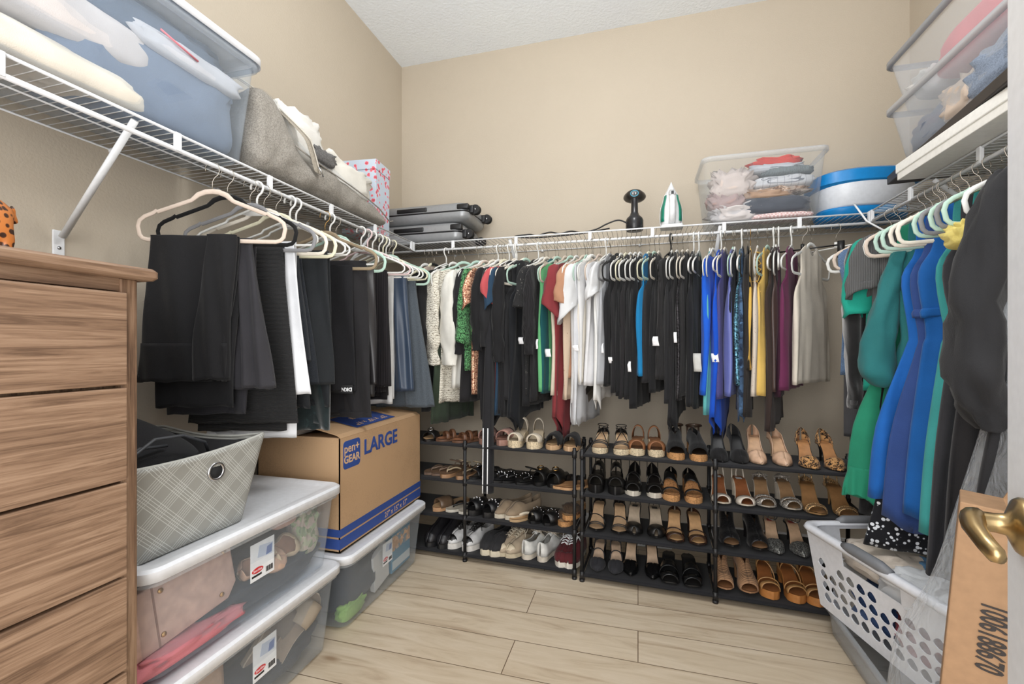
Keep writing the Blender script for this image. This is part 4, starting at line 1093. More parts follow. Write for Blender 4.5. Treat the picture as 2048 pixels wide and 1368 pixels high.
def shoe(desc, label, loc, rz, sd, sp, rot=None):
    kind = sp['k']; side = sd
    L = Last(sp.get('L', .24), sp.get('h', 0), sp.get('p', .012), sp.get('toe', 'round'), side, sp.get('w', 1.0))
    t = thing('shoe', label, 'shoe', loc, group=GS, rot=rot or (0, 0, rz))
    up, so, ins = sp['up'], sp.get('so', leather((30, 28, 28))), sp.get('in', leather((196, 160, 120)))
    th = sp.get('th', .006)
    wedge = sp.get('wedge', False) or L.h <= L.p
    sole(L, th, wedge).build('sole', so, t, angle=50)
    if sp.get('plat'):   # coloured rim between sole and foot
        pass
    if kind != 'sneaker' and kind != 'boot':
        insole(L).build('insole', ins, t)
    if not wedge and L.h > .02:
        heel_block(L, th, sp.get('heel', 'block')).build('heel', sp.get('hm', so), t, angle=60)
    if kind == 'pump':
        hh = sp.get('H', .052)
        H = lambda q: table([(0, hh * 1.15), (.3, hh * .9), (.72, hh * .95), (.9, hh * .5), (1, .007)], q)
        upper(L, H, P_open(sp.get('edge', .70), sp.get('side', .66), .25)).build('upper', up, t, solid=.002)
    elif kind == 'dorsay':   # closed toe and closed heel, open sides
        hh = sp.get('H', .05)
        H = lambda q: table([(0, hh * 1.25), (.3, hh), (.75, hh * .9), (.9, hh * .5), (1, .007)], q)
        upper(L, H, P_open(.72, .9), .62, 1.0, 14).build('vamp', up, t, solid=.002)
        upper(L, H, lambda q: table([(0, .1), (.2, .6), (.3, .95)], q), 0, .28, 12).build('heel_counter', up, t, solid=.002)
    elif kind == 'sling':
        hh = .048
        H = lambda q: table([(0, hh), (.72, hh * .95), (.9, hh * .5), (1, .006)], q)
        upper(L, H, P_open(.72, .8), .58, 1.0, 14).build('vamp', up, t, solid=.002)
        m = MB(); ankle(m, L, .045, .0024, .05, .027, .22, -.02); m.build('sling_strap', up, t)
    elif kind == 'mule':
        for tt, hh, wd in sp.get('bands', ((.74, .042, .07),)):
            strap(L, tt, hh, wd, 0, sp.get('f0', 1.0)).build('band', up, t, solid=.003)
    elif kind == 'peep':
        hh = .05
        H = lambda q: table([(0, hh * 1.3), (.4, hh * 1.3), (.75, hh), (.93, hh * .62)], q)
        upper(L, H, lambda q: table([(0, .2), (.1, .5), (.3, .3), (.5, .0), (1, 0)], q), 0, .9, 22).build('upper', up, t, solid=.0025)
    elif kind == 'flip':
        m = MB()
        a = L.pt(.8, 0, .004)
        for sg in (-1, 1):
            b = L.pt(.42, sg * .95, .0)
            c = L.pt(.62, sg * .55, .034)
            pts = [tuple((1 - q) ** 2 * a[n] + 2 * q * (1 - q) * c[n] * 1.0 + q * q * b[n] for n in range(3)) for q in [k / 10 for k in range(11)]]
            pts[0] = L.pt(.8, 0, 0); pts[1] = L.pt(.79, sg * .03, .012)
            m.tube(pts, sp.get('r', .005), 8, sy=.6)
        m.build('thong_strap', up, t)
    elif kind == 'sneaker':
        op = sp.get('H', .075)
        H = lambda q: table([(0, op * 1.0), (.3, op * .85), (.5, op * 1.02), (.72, op * .72), (.9, op * .48), (1, .014)], q)
        upper(L, H, lambda q: table([(0, .12), (.08, .42), (.3, .42), (.46, .3), (.56, .16), (.72, 0), (1, 0)], q)).build('upper', up, t, solid=.004)
        m = MB()
        m.grid([[(L.pt(q, 0)[0], L.hw(q) * f * .42, L.e(q) + H(q) * .93 + .012 * (1 - f * f) + (.5 - q) * .06) for f in (-1, -.5, 0, .5, 1)] for q in (.38, .45, .52, .6, .68)])
        m.build('tongue', sp.get('tg', up), t, solid=.004)
        m = MB()
        if sp.get('lace', True):
            for k in range(5):
                q = .44 + .06 * k; z = L.e(q) + H(q) * .98 + .012
                w = .017
                m.tube([(L.pt(q, 0)[0], -w, z - .004), (L.pt(q + .02, 0)[0], 0, z + .002), (L.pt(q + .045, 0)[0], w, z - .006)], .0024, 6)
                m.tube([(L.pt(q, 0)[0], w, z - .004), (L.pt(q + .02, 0)[0], 0, z + .003), (L.pt(q + .045, 0)[0], -w, z - .006)], .0024, 6)
            q = .43; z = L.e(q) + H(q) + .014; x = L.pt(q, 0)[0]
            for sg in (-1, 1):
                m.tube([(x, 0, z), (x - .008, sg * .015, z + .012), (x + .004, sg * .032, z + .004), (x + .016, sg * .03, z - .014), (x + .01, sg * .012, z - .006), (x, 0, z)], .0022, 6)
                m.tube([(x, 0, z), (x + .012, sg * .018, z - .004), (x + .03, sg * .038, z - .03)], .0022, 6)
            m.build('laces', sp.get('lc', LABELW), t)
        m = MB()
        tc = upper(L, lambda q: H(q) + .004, lambda q: 0.0, .86, 1.0, 8)
        tc.build('toe_cap', sp.get('tc', up), t, solid=.002)
    elif kind == 'boot':
        H = lambda q: table([(0, .09), (.35, .1), (.6, .07), (.9, .045), (1, .014)], q)
        upper(L, H, lambda q: table([(0, .1), (.08, .3), (.32, .3), (.45, 0), (1, 0)], q)).build('upper', up, t, solid=.004)
    # extra straps
    for e in sp.get('ex', ()):
        if e[0] == 'band': strap(L, *e[1:]).build('band', sp.get('xm', up), t, solid=.0025)
        elif e[0] == 'tubes':
            m = MB()
            for tt, hh, sk in e[1]: strap_tube(m, L, tt, hh, sp.get('r', .0026), sk)
            m.build('strap', sp.get('xm', up), t)
        elif e[0] == 'ankle':
            m = MB(); ankle(m, L, *e[1:]); m.build('ankle_strap', sp.get('xm', up), t)
        elif e[0] == 'cross':
            m = MB(); x, y, z = L.pt(.1, 0)
            for sg in (-1, 1):
                a = L.pt(.64, sg * .98); b = L.pt(.12, -sg * .9)
                mid = L.pt(.36, 0, .055)
                m.tube([tuple((1 - q) ** 2 * a[n] + 2 * q * (1 - q) * mid[n] + q * q * (b[n] + (.03 if n == 2 else 0)) for n in range(3)) for q in [k / 10 for k in range(11)]], .0022, 6)
            m.build('strap', sp.get('xm', up), t)
        elif e[0] == 'counter':
            upper(L, lambda q: table([(0, e[1]), (.3, e[1] * .7)], q), lambda q: table([(0, .1), (.16, .6), (.24, .97)], q), 0, .24, 10).build('heel_counter', sp.get('xm', up), t, solid=.002)
        elif e[0] == 'ring':
            x, y, z = L.pt(.74, 0)
            m = MB(); m.tube([(x + .016 * cos(a) , y + .016 * sin(a), z + e[1] - .010 * cos(a) * .5) for a in [2 * pi * k / 18 for k in range(18)]], .0026, 6, True)
            m.build('ring', e[2], t)
        elif e[0] == 'chain':
            m = MB()
            for k in range(9):
                f = -.8 + 1.6 * k / 8; a = f * pi / 2; x, y, z = L.pt(.72, 0)
                m.lathe([(0, -.004), (.0045, 0), (0, .004)], (x + .004 * (-1) ** k, y + L.hw(.72) * sin(a), z + e[1] * max(0, cos(a)) ** .75 + .002), 6)
            m.build('chain', e[2], t)
        elif e[0] == 'puff':
            x, y, z = L.pt(.74, 0)
            m = MB(); rings = []
            for i in range(9):
                a = -pi / 2 + pi * i / 8; ring = []
                for j in range(18):
                    b_ = 2 * pi * j / 18; d = V((cos(a) * cos(b_), cos(a) * sin(b_), sin(a)))
                    k = 1 + .22 * noise.noise(d * 6 + V((side, 3, 1)))
                    ring.append((x + d.x * .042 * k, y + d.y * .046 * k, z + .02 + d.z * .026 * k))
                rings.append(ring)
            m.loft(rings); m.build('fur_band', e[1], t)
        elif e[0] == 'mark':
            m = MB(); x, y, z = L.pt(.2, 0)
            q0 = [L.pt(tt, f, .0035) for tt, f in ((.13, -.45), (.13, .45), (.24, .45), (.24, -.45))]
            m.add(q0, [(0, 1, 2, 3)]); m.build('insole_mark', e[1], t, smooth=False, solid=.0004)
    return t

lb = leather
NUDE, TAN, BRN = (206, 178, 156), (160, 116, 82), (106, 76, 58)
BL, BS, BP = lb((24, 23, 23), .4), cloth((24, 23, 24)), lb((18, 18, 19), .12)
IN = lb((200, 166, 130), .5)
GOLDG, SILG = cloth((178, 146, 104), 'glitter', (90, 70, 44)), cloth((184, 176, 168), 'glitter', (90, 88, 84))
RAFF = cork((214, 196, 164)); CK = cork()
SLIDE = lambda col, so=None, **k: dict(k='mule', up=lb(col), so=so or lb(col), p=.022, bands=((.70, .046, .085),), **k)
# (bay line index, shelf from the top, pair description, [pixel centres], spec, options)
S = []
def pair(sh, desc, pxs, sp, **k): S.append((sh, desc, pxs, sp, k))
# --- rack bay behind the cartons
pair(0, 'black sandal with silver buckle', (858,), dict(k='mule', up=BL, ex=(('ring', .046, METAL),)), rk=0)
pair(0, 'flat brown sandal with tan footbed', (886, 918), dict(k='mule', up=lb((98, 66, 46)), so=lb(BRN), **{'in': lb((156, 106, 78))}, p=.012, bands=((.6, .05, .02), (.75, .042, .02)), ex=(('counter', .03),)), rk=0, yaw=48, sides='front rear')
pair(1, 'taupe sandal with knotted cord', (858, 872), dict(k='flip', up=lb((120, 100, 84)), so=lb((110, 90, 76)), p=.014, **{'in': lb((140, 112, 90))}, ex=(('ankle', .03, .003),)), rk=0, yaw=35, sides='rear front')
pair(1, 'brown thong sandal with beige tie', (893, 922), dict(k='flip', up=lb((198, 180, 150)), so=lb((158, 122, 90)), p=.02, **{'in': lb((120, 92, 70))}, ex=(('ankle', .03, .0028),)), rk=0, yaw=15)
pair(2, 'brown suede slide standing on edge', (877,), SLIDE((104, 84, 66), lb((180, 140, 104))), rk=0, yaw=30)
pair(2, 'flat with white insole and dark studded strap', (903, 928), dict(k='flip', up=BL, so=lb((210, 204, 190)), p=.014, **{'in': lb((214, 206, 190))}), rk=0, yaw=40)
pair(3, 'black ankle boot', (862, 884), dict(k='boot', up=lb((36, 35, 38)), so=lb((30, 30, 32)), p=.03), rk=0, yaw=8)
pair(3, 'white and black chunky trainer', (906, 934), dict(k='sneaker', up=lb((214, 214, 214)), tg=BL, tc=BL, lc=BL, so=lb((222, 218, 212)), p=.034, H=.068), rk=0, yaw=24)
# --- first open bay
pair(0, 'pink quilted slide', (968, 1000), dict(k='mule', up=cloth((168, 128, 116), 'grid', (120, 88, 80)), so=lb((160, 122, 108)), p=.03, **{'in': lb((150, 112, 98))}, bands=((.66, .05, .1),)), rk=0, yaw=6)
pair(0, 'ivory espadrille platform sandal', (1030, 1064), dict(k='mule', up=cloth((218, 206, 186), 'rib'), so=RAFF, h=.06, p=.034, wedge=True, **{'in': cloth((196, 178, 150), 'rib')}, bands=((.82, .042, .05),), ex=(('band', .14, .075, .035),), L=.225), rk=0, yaw=0)
pair(0, 'black suede slide with tan sole', (1106, 1138), dict(k='mule', up=BS, so=lb((200, 164, 126)), p=.024, bands=((.66, .055, .12),)), rk=0, yaw=4)
pair(1, 'black buckled sandal behind the striped trouser leg', (948, 972), dict(k='mule', up=lb((34, 33, 34)), so=BL, bands=((.6, .05, .03), (.78, .04, .03)), ex=(('ring', .05, METAL),), **{'in': lb((60, 58, 58))}), rk=0, yaw=30)
pair(1, 'black flip flop with white lettering', (1000,), dict(k='flip', up=lb((26, 26, 28)), so=BL, **{'in': lb((38, 38, 40))}, r=.007, ex=(('chain', .03, LABELW),)), rk=0, yaw=30)
pair(1, 'black studded thong sandal', (1018, 1044), dict(k='flip', up=BL, so=BL, **{'in': lb((30, 30, 31))}, r=.006, ex=(('chain', .034, METAL), ('ankle', .03, .004))), rk=0, yaw=34)
pair(1, 'black slide with gold ring', (1078, 1104), dict(k='mule', up=BL, so=BL, p=.02, **{'in': lb((30, 30, 31))}, bands=((.7, .055, .1),), ex=(('ring', .06, GOLD),)), rk=0, yaw=10)
pair(1, 'tan sandal with black strap lying slanted', (1126, 1138), dict(k='mule', up=BL, so=lb((196, 154, 112)), **{'in': lb((182, 136, 94))}, p=.012, bands=((.55, .05, .02),)), rk=0, yaw=52, sides='front rear')
pair(2, 'black sporty slide with white trim', (948, 976), dict(k='mule', up=lb((28, 28, 30)), so=BL, p=.03, **{'in': lb((34, 34, 35))}, bands=((.7, .05, .1),), ex=(('chain', .05, LABELW),)), rk=0, yaw=26)
pair(2, 'beige canvas slip on', (1002, 1022), dict(k='pump', up=cloth((150, 132, 110)), so=lb((206, 196, 176)), p=.026, H=.06, edge=.66, side=.5, **{'in': lb((120, 100, 80))}), rk=0, yaw=38)
pair(2, 'cream flip flop with woven strap', (1036,), dict(k='flip', up=lb((226, 214, 192)), so=lb((190, 160, 122)), **{'in': lb((196, 156, 112))}, r=.008), rk=0, yaw=40)
pair(2, 'black flat with silver chain', (1072, 1098), dict(k='mule', up=BL, so=BL, p=.014, **{'in': lb((30, 29, 29))}, bands=((.72, .048, .11),), ex=(('chain', .05, METAL),)), rk=0, yaw=26)
pair(2, 'brown fur band slide', (1130, 1136), dict(k='mule', up=BRN and lb(BRN), so=CK, p=.024, bands=((.7, .04, .06),), ex=(('puff', cloth((92, 74, 58), 'tweed', (40, 30, 22))),)), rk=0, yaw=14, stack=.035, sides='lower upper')
pair(3, 'black slip on trainer with thick white sole', (974, 990), dict(k='pump', up=cloth((44, 44, 46)), so=lb((216, 206, 184)), p=.034, H=.07, edge=.56, side=.3, **{'in': lb((60, 58, 56))}), rk=0, yaw=18)
pair(3, 'dirty cream laced canvas sneaker', (1008, 1022), dict(k='sneaker', up=cloth((176, 160, 138)), so=lb((206, 192, 164)), lc=lb((206, 196, 176)), tc=lb((200, 186, 160)), p=.026), rk=0, yaw=30)
pair(3, 'white leather sneaker', (1064, 1094), dict(k='sneaker', up=lb((222, 222, 218)), so=lb((214, 204, 188)), lc=lb((206, 196, 180)), p=.03), rk=0, yaw=200)
pair(3, 'burgundy laced canvas sneaker', (1126, 1140), dict(k='sneaker', up=cloth((84, 30, 34)), so=lb((224, 218, 206)), lc=LABELW, p=.03), rk=0, yaw=12)
# --- second bay
pair(0, 'black strappy sandal with nude insole', (1201, 1240), dict(k='none', up=BL, so=RAFF, h=.065, p=.024, L=.22, wedge=True, **{'in': IN}, ex=(('tubes', ((.84, .026, .0), (.78, .03, .03), (.72, .034, -.05))), ('cross',), ('ankle', .045, .002, .03, .026), ('counter', .03))), rk=1)
pair(0, 'tan leather espadrille sandal', (1276, 1311), dict(k='mule', up=lb((140, 94, 62)), so=RAFF, h=.05, p=.03, wedge=True, L=.23, **{'in': lb((128, 86, 58))}, bands=((.8, .044, .055),), ex=(('band', .13, .07, .034),)), rk=1)
pair(0, 'black wedge with cork sole and buckled ankle strap', (1356, 1396), dict(k='peep', up=cloth((30, 29, 30), 'tweed', (16, 16, 16)), so=CK, h=.055, p=.028, wedge=True, L=.23, **{'in': lb((70, 54, 42))}, ex=(('ankle', .075, .0045, .04, .034),), xm=lb((60, 44, 34))), rk=1)
pair(1, 'black chunky two strap platform slide', (1193, 1229), dict(k='mule', up=BL, so=BL, h=.05, p=.036, wedge=True, **{'in': lb((24, 24, 24))}, bands=((.82, .046, .05),), ex=(('band', .3, .07, .07), ('ankle', .075, .003))), rk=1)
pair(1, 'black sandal with white sole rim', (1268, 1308), dict(k='mule', up=BL, so=lb((214, 206, 190)), h=.05, p=.02, wedge=True, **{'in': lb((40, 36, 34))}, bands=((.82, .04, .05),), ex=(('tubes', ((.55, .06, .1), (.5, .06, -.1))), ('ankle', .085, .0018, .036, .034), ('counter', .06))), rk=1)
pair(1, 'cork wedge with black bow', (1346, 1386), dict(k='mule', up=BL, so=CK, h=.07, p=.026, wedge=True, L=.22, **{'in': cork((196, 140, 90))}, bands=((.82, .034, .02),), ex=(('band', .45, .055, .04, .08), ('counter', .04))), rk=1)
pair(2, 'black strappy stiletto sandal', (1194, 1236), dict(k='none', up=BL, so=BL, h=.085, p=.014, L=.21, heel='stiletto', **{'in': IN}, ex=(('tubes', ((.82, .03, 0), (.87, .026, 0), (.6, .05, .08))), ('ankle', .04, .003), ('counter', .03))), rk=1)
pair(2, 'black mule with round logo insole', (1270, 1311), dict(k='mule', up=BL, so=BL, h=.09, p=.012, L=.205, heel='block', **{'in': lb((188, 170, 148))}, bands=((.82, .04, .075),), ex=(('mark', BLACKP), ('ankle', .03, .002, .04, .028, .16, .02))), rk=1)
pair(2, 'dark brown strap heel with tan insole', (1354, 1394), dict(k='none', up=lb((62, 42, 32), .25), so=lb((44, 30, 24)), h=.085, p=.012, L=.21, heel='block', **{'in': lb((206, 164, 118))}, ex=(('band', .84, .034, .03), ('band', .62, .04, .01, .03), ('counter', .026))), rk=1)
pair(3, 'dark grey pointed pump with ankle strap', (1196, 1228), dict(k='dorsay', up=cloth((48, 48, 52)), so=BL, h=.075, p=.006, L=.21, toe='point', heel='block', **{'in': lb((204, 176, 150))}, ex=(('tubes', ((.46, .045, 0),)),)), rk=1)
pair(3, 'black patent pointed pump', (1263, 1304), dict(k='pump', up=BP, so=BL, h=.085, p=.005, L=.215, toe='point', heel='stiletto', side=.84, **{'in': lb((204, 176, 148))}), rk=1)
pair(3, 'black square toed leather mule', (1342, 1383), dict(k='mule', up=lb((26, 26, 27), .25), so=BL, h=.065, p=.014, L=.215, toe='square', heel='block', **{'in': lb((30, 30, 31))}, bands=((.86, .036, .045), (.62, .06, .05))), rk=1)
# --- third bay
pair(0, 'plain black pointed pump', (1446, 1482), dict(k='pump', up=BS, so=BL, h=.09, p=.006, L=.215, toe='point', heel='stiletto', side=.55, **{'in': lb((30, 30, 31))}), rk=1)
pair(0, 'nude patent pointed pump', (1526, 1572), dict(k='pump', up=lb((210, 174, 146), .22), so=lb((190, 160, 130)), h=.09, p=.006, L=.215, toe='point', heel='stiletto', side=.72, **{'in': lb((196, 158, 124))}), rk=1)
pair(0, 'leopard print pump', (1630, 1676), dict(k='dorsay', up=cloth((186, 140, 90), 'leopard', (34, 24, 18)), so=BL, h=.085, p=.006, L=.215, toe='point', heel='stiletto', **{'in': lb((176, 126, 82))}), rk=1)
pair(1, 'white strap heel with brown lettered insole', (1448, 1492), dict(k='none', up=lb((220, 210, 196)), so=lb((208, 196, 176)), h=.085, p=.014, L=.21, heel='block', **{'in': lb((150, 92, 56))}, ex=(('band', .84, .034, .045), ('ankle', .05, .003), ('mark', LABELW)), xm=lb((220, 210, 196))), rk=1)
pair(1, 'silver glitter sandal', (1540, 1588), dict(k='none', up=SILG, so=lb((176, 166, 152), .3), h=.085, p=.014, L=.21, heel='block', **{'in': lb((156, 122, 88))}, ex=(('band', .86, .034, .03), ('band', .74, .04, .022, .05), ('ankle', .02, .004), ('counter', .03))), rk=1)
pair(1, 'bronze glitter ankle strap sandal', (1638, 1694), dict(k='none', up=GOLDG, so=lb((150, 116, 76), .35), h=.09, p=.012, L=.21, heel='stiletto', **{'in': lb((160, 118, 76))}, ex=(('band', .85, .032, .02), ('tubes', ((.8, .034, 0),)), ('ankle', .06, .0026), ('counter', .03))), rk=1)
pair(2, 'black sequinned peep toe heel', (1466, 1518), dict(k='peep', up=cloth((34, 33, 35), 'glitter', (10, 10, 10)), so=BL, h=.085, p=.02, L=.21, heel='block', **{'in': lb((170, 130, 96))}), rk=1)
pair(2, 'silver glitter pointed pump', (1562, 1608), dict(k='sling', up=cloth((120, 120, 116), 'glitter', (34, 34, 34)), so=BL, h=.09, p=.006, L=.215, toe='point', heel='stiletto', **{'in': lb((204, 170, 138))}, ex=(('mark', solid((170, 60, 54), .5)),)), rk=1)
pair(3, 'tan suede ruffled peep toe', (1452, 1496), dict(k='peep', up=cloth((176, 136, 102), 'ribh'), so=lb((160, 120, 88)), h=.08, p=.024, L=.21, heel='block', **{'in': lb((150, 104, 70))}), rk=1)
pair(3, 'gold strap sandal with wooden platform', (1546, 1594, 1636), dict(k='none', up=lb((186, 142, 92), .25), so=lb((186, 124, 68)), h=.075, p=.034, L=.215, th=.034, heel='block', **{'in': lb((156, 98, 56))}, ex=(('band', .84, .036, .022), ('tubes', ((.74, .04, .02), (.4, .06, .14))), ('counter', .028))), rk=1)

TIER = ['top', 'second', 'third', 'bottom']
for n, (sh, desc, pxs, sp, k) in enumerate(S):
    a, b, _ = RACKS[k['rk']]
    names = k.get('sides', 'left right').split() if len(pxs) == 2 else (['left', 'middle', 'right'] if len(pxs) == 3 else [''])
    for i, px in enumerate(pxs):
        yf = lerp(2.215, 2.115, min(1, max(0, (px - 850) / 900)))
        z = SHZ[3 - sh]
        r = ray(px); Ls = sp.get('L', .24)
        yaw = R(k.get('yaw', 0)); e = Ls / 2 * abs(cos(yaw)) + .03 * abs(sin(yaw))
        y = yf + .004 + e + .012 * ((n * 7 + i * 3) % 3)
        # the pixel marks the middle of the visible toe
        x = r[0] / r[1] * (yf + .03)
        x += sin(yaw) * Ls * .25 if abs(yaw) < 1.6 else 0
        rz = R(-90) - yaw + R(((n * 5 + i * 4) % 5) - 2)
        dz = k.get('stack', 0) * i
        lab = ('%s %s on the %s shelf of the %s rack' % (names[i], desc, TIER[sh], 'left' if k['rk'] == 0 else 'right')).strip()
        if len(lab.split()) > 16: lab = ('%s %s on the %s shelf' % (names[i], desc, TIER[sh])).strip()
        shoe(desc, lab, (x, y, z + .001 + dz), rz, 1 if i else -1, sp)
# ------------------------------------------------------------------ clear storage bins
def bin_(label, x0, x1, y0, y1, z0, z1, flare=.025, lid=None, rim=None, tint=(232, 238, 244), alpha=.035, loc=(0, 0, 0), rz=0, cat='storage bin', name='storage_bin', rr=.035, lidh=.026):
    t = thing(name, label, cat, loc, rz)
    hh = z1 - (lidh if lid else 0)
    rings = []
    for v in (0, .04, .3, .7, .93, 1):
        f = flare * (1 - v); i = f + (.012 if v == 0 else 0)
        rings.append(rrect(x0 + i, x1 - i, y0 + i, y1 - i, rr, z0 + (hh - z0) * v))
    m = MB(); m.loft(rings, True, False)
    m.build('tub', clear(tint, alpha), t, solid=.0018)
    m = MB()
    a, b, c = rrect(x0 - .002, x1 + .002, y0 - .002, y1 + .002, rr, hh - .022), rrect(x0 - .013, x1 + .013, y0 - .013, y1 + .013, rr + .01, hh - .016), rrect(x0 - .013, x1 + .013, y0 - .013, y1 + .013, rr + .01, hh)
    m.loft([a, b, c, rrect(x0 - .001, x1 + .001, y0 - .001, y1 + .001, rr, hh)], False, False)
    m.build('rim', rim or clear(tint, .12), t, solid=.0015)
    if lid:
        m = MB(); e = .02
        m.loft([rrect(x0 - e, x1 + e, y0 - e, y1 + e, rr + .012, z1 - .03), rrect(x0 - e, x1 + e, y0 - e, y1 + e, rr + .012, z1 - .006), rrect(x0 - e + .007, x1 + e - .007, y0 - e + .007, y1 + e - .007, rr + .008, z1),
                rrect(x0 + .01, x1 - .01, y0 + .01, y1 - .01, rr, z1 - .0005), rrect(x0 + .022, x1 - .022, y0 + .022, y1 - .022, rr, z1 - .007)], False, True)
        m.build('lid', lid, t, solid=.002, angle=35)
    return t
def sticker(parent, y, z, x, k=1.0):
    """paper label on the room side of a bin (facing +x)"""
    MB().box(x, x + .0008, y - .045 * k, y + .045 * k, z - .055 * k, z + .055 * k).build('paper_label', solid((226, 228, 230), .5), parent, smooth=False)
    X = x + .0012
    def mt(yy, zz): return Matrix.Translation((X, yy, zz)) @ Matrix.Rotation(R(90), 4, 'Z') @ Matrix.Rotation(R(90), 4, 'X')
    RED = solid((196, 40, 44), .5)
    m = MB(); m.prism([(y - .019 * k + .021 * k * cos(a), z - .026 * k + .0085 * k * sin(a)) for a in [2 * pi * i / 24 for i in range(24)]], X - .0004, X + .0001, lambda a, b, c: (c, a, b))
    m.build('label_badge', RED, parent, smooth=False)
    text_mesh('Sterilite', .0105 * k, LABELW, 'lettering', parent, mt(y - .019 * k, z - .026 * k), .0003)
    MB().box(X - .0004, X + .0001, y - .04 * k, y - .004 * k, z - .044 * k, z - .038 * k).build('label_bar', BLACKP, parent, smooth=False)
    m = MB()
    for i in range(10):
        m.box(X - .0004, X + .0001, y + .012 * k + .0028 * k * i, y + .0132 * k + .0028 * k * i + .0006 * (i % 3), z - .046 * k, z - .03 * k)
    m.build('barcode', BLACKP, parent, smooth=False)
    m = MB(); m.prism([(y - .02 * k, z + .01 * k), (y + .036 * k, z + .002 * k), (y + .04 * k, z + .036 * k), (y - .012 * k, z + .044 * k)], X - .0004, X + .0001, lambda a, b, c: (c, a, b))
    m.build('label_picture', solid((180, 190, 208), .5), parent, smooth=False)
    m = MB(); m.prism([(y + .012 * k, z + .006 * k), (y + .034 * k, z + .008 * k), (y + .036 * k, z + .034 * k), (y + .016 * k, z + .03 * k)], X - .0002, X + .0003, lambda a, b, c: (c, a, b))
    m.build('label_picture', solid((84, 108, 160), .5), parent, smooth=False)
LID = solid((224, 226, 230), .4)
XB0, XB1 = -1.545, -1.085
LOW = bin_('clear lidded bin on the floor at the bottom of the front left stack', XB0, XB1, .775, 1.455, .002, .311, lid=LID)
sticker(LOW, 1.128, .175, XB1 - .012)
UP = bin_('clear lidded bin with pink handbag on top of the front left stack', XB0, XB1, .775, 1.455, .311, .606, lid=LID)
sticker(UP, 1.118, .478, XB1 - .011)
FAR = bin_('clear lidded bin on the floor under the large cardboard carton', XB0, XB1, 1.51, 2.16, .002, .309, lid=LID)
sticker(FAR, 1.83, .185, XB1 - .012, .9)

# contents of the top left-stack bin
BI = 'things inside the clear bins'
def handbag():
    t = thing('handbag', 'dusty pink flat handbag lying inside the upper clear bin', 'handbag', (-1.128, .90, .468), 0, BI, rot=(R(8), R(0), R(0)))
    m = MB()
    m.loft([rrect(-.125, .125, -.085, .085, .03, z) if False else [(zz, a, b) for a, b in ((-.16, -.075), (.12, -.085), (.15, -.05), (.145, .06), (.115, .085), (-.16, .085))] for zz in (-.03, -.004, .0)])
    m.build('bag_body', leather((204, 172, 158), .45), t, bevel=.006)
    for a, b in ((-.055, .062), (.122, .055), (-.062, -.05), (.1, -.06)):
        MB().lathe([(0, 0), (.007, 0), (.006, .003), (0, .004)], (.0, a, b), 12, axis='x').build('stud', GOLD, t)
    m = MB(); m.box(-.001, .002, -.076, -.072, -.075, .083); m.build('seam', leather((150, 116, 104), .5), t, smooth=False)
handbag()
crumple('scarf', cloth((200, 122, 128)), (-1.17, .90, .352), (.07, .17, .028), 3, .4, 2.2, 'crumpled coral pink scarf under the handbag in the upper bin', 'scarf', BI)
crumple('garment', cloth((54, 62, 72)), (-1.24, 1.2, .365), (.12, .24, .045), 5, .35, 2, 'dark slate garment on the bottom of the upper clear bin', 'garment', BI)
crumple('garment', cloth((60, 58, 60), 'tweed', (30, 30, 32)), (-1.33, 1.12, .47), (.14, .28, .09), 9, .4, 2, 'dark grey clothing heap at the back of the upper clear bin', 'garment', BI)
crumple('purse', leather((196, 160, 148), .45), (-1.15, 1.26, .535), (.02, .05, .02), 2, .2, 2, 'small pink purse near the lid of the upper bin', 'purse', BI)
crumple('garment', cloth((128, 140, 110), 'print', (190, 170, 160)), (-1.165, 1.37, .46), (.04, .05, .09), 4, .4, 3, 'green flowered wrap standing in the far end of the upper bin', 'garment', BI)
for k, (y, z) in enumerate(((1.17, .425), (1.255, .435))):
    shoe('x', ('peach flat shoe leaning inside the upper clear bin below its label', 'beige flat shoe inside the upper clear bin right of its label')[k], (-1.15, y, z), R(20), 1, dict(k='pump', up=leather(((200, 164, 140), (198, 178, 150))[k]), so=leather((206, 186, 160)), p=.008, L=.15, H=.035, **{'in': leather((180, 140, 116))}), rot=(R(50), R(0), R(70 + 30 * k)))['group'] = BI
# contents of the lower bin
for k, (y, c, lbm) in enumerate(((1.3, (150, 138, 122), 'grey beige canvas shoe standing at the far end of the lower bin'), (1.24, (112, 104, 96), 'taupe sandal beside the canvas shoe in the lower bin'))):
    shoe('x', lbm, (-1.15 - .04 * k, y, .15), 0, 1, dict(k='mule', up=cloth(c), so=leather((196, 180, 158)), p=.03, L=.24, bands=((.7, .04, .08),), **{'in': leather((140, 124, 108))}), rot=(R(70), R(-38), R(80)))['group'] = BI
crumple('garment', cloth((52, 54, 60)), (-1.3, 1.2, .07), (.18, .22, .05), 8, .3, 2, 'dark grey fabric on the bottom of the lower front bin', 'garment', BI)
for k in range(2):
    crumple('handbag', leather(((176, 146, 122), (150, 130, 116))[k], .5), (-1.17 - .05 * k, .99 - .1 * k, .15 + .01 * k), (.03, .05, .10), 11 + k, .15, 1.5, ('tan bag leaning behind the label of the lower bin', 'grey brown bag at the near end of the lower bin')[k], 'handbag', BI)
crumple('garment', cloth((88, 80, 76), 'tweed', (40, 38, 36)), (-1.36, 1.05, .15), (.12, .26, .09), 21, .4, 2, 'brown grey heap of cloth in the back of the lower bin', 'garment', BI)
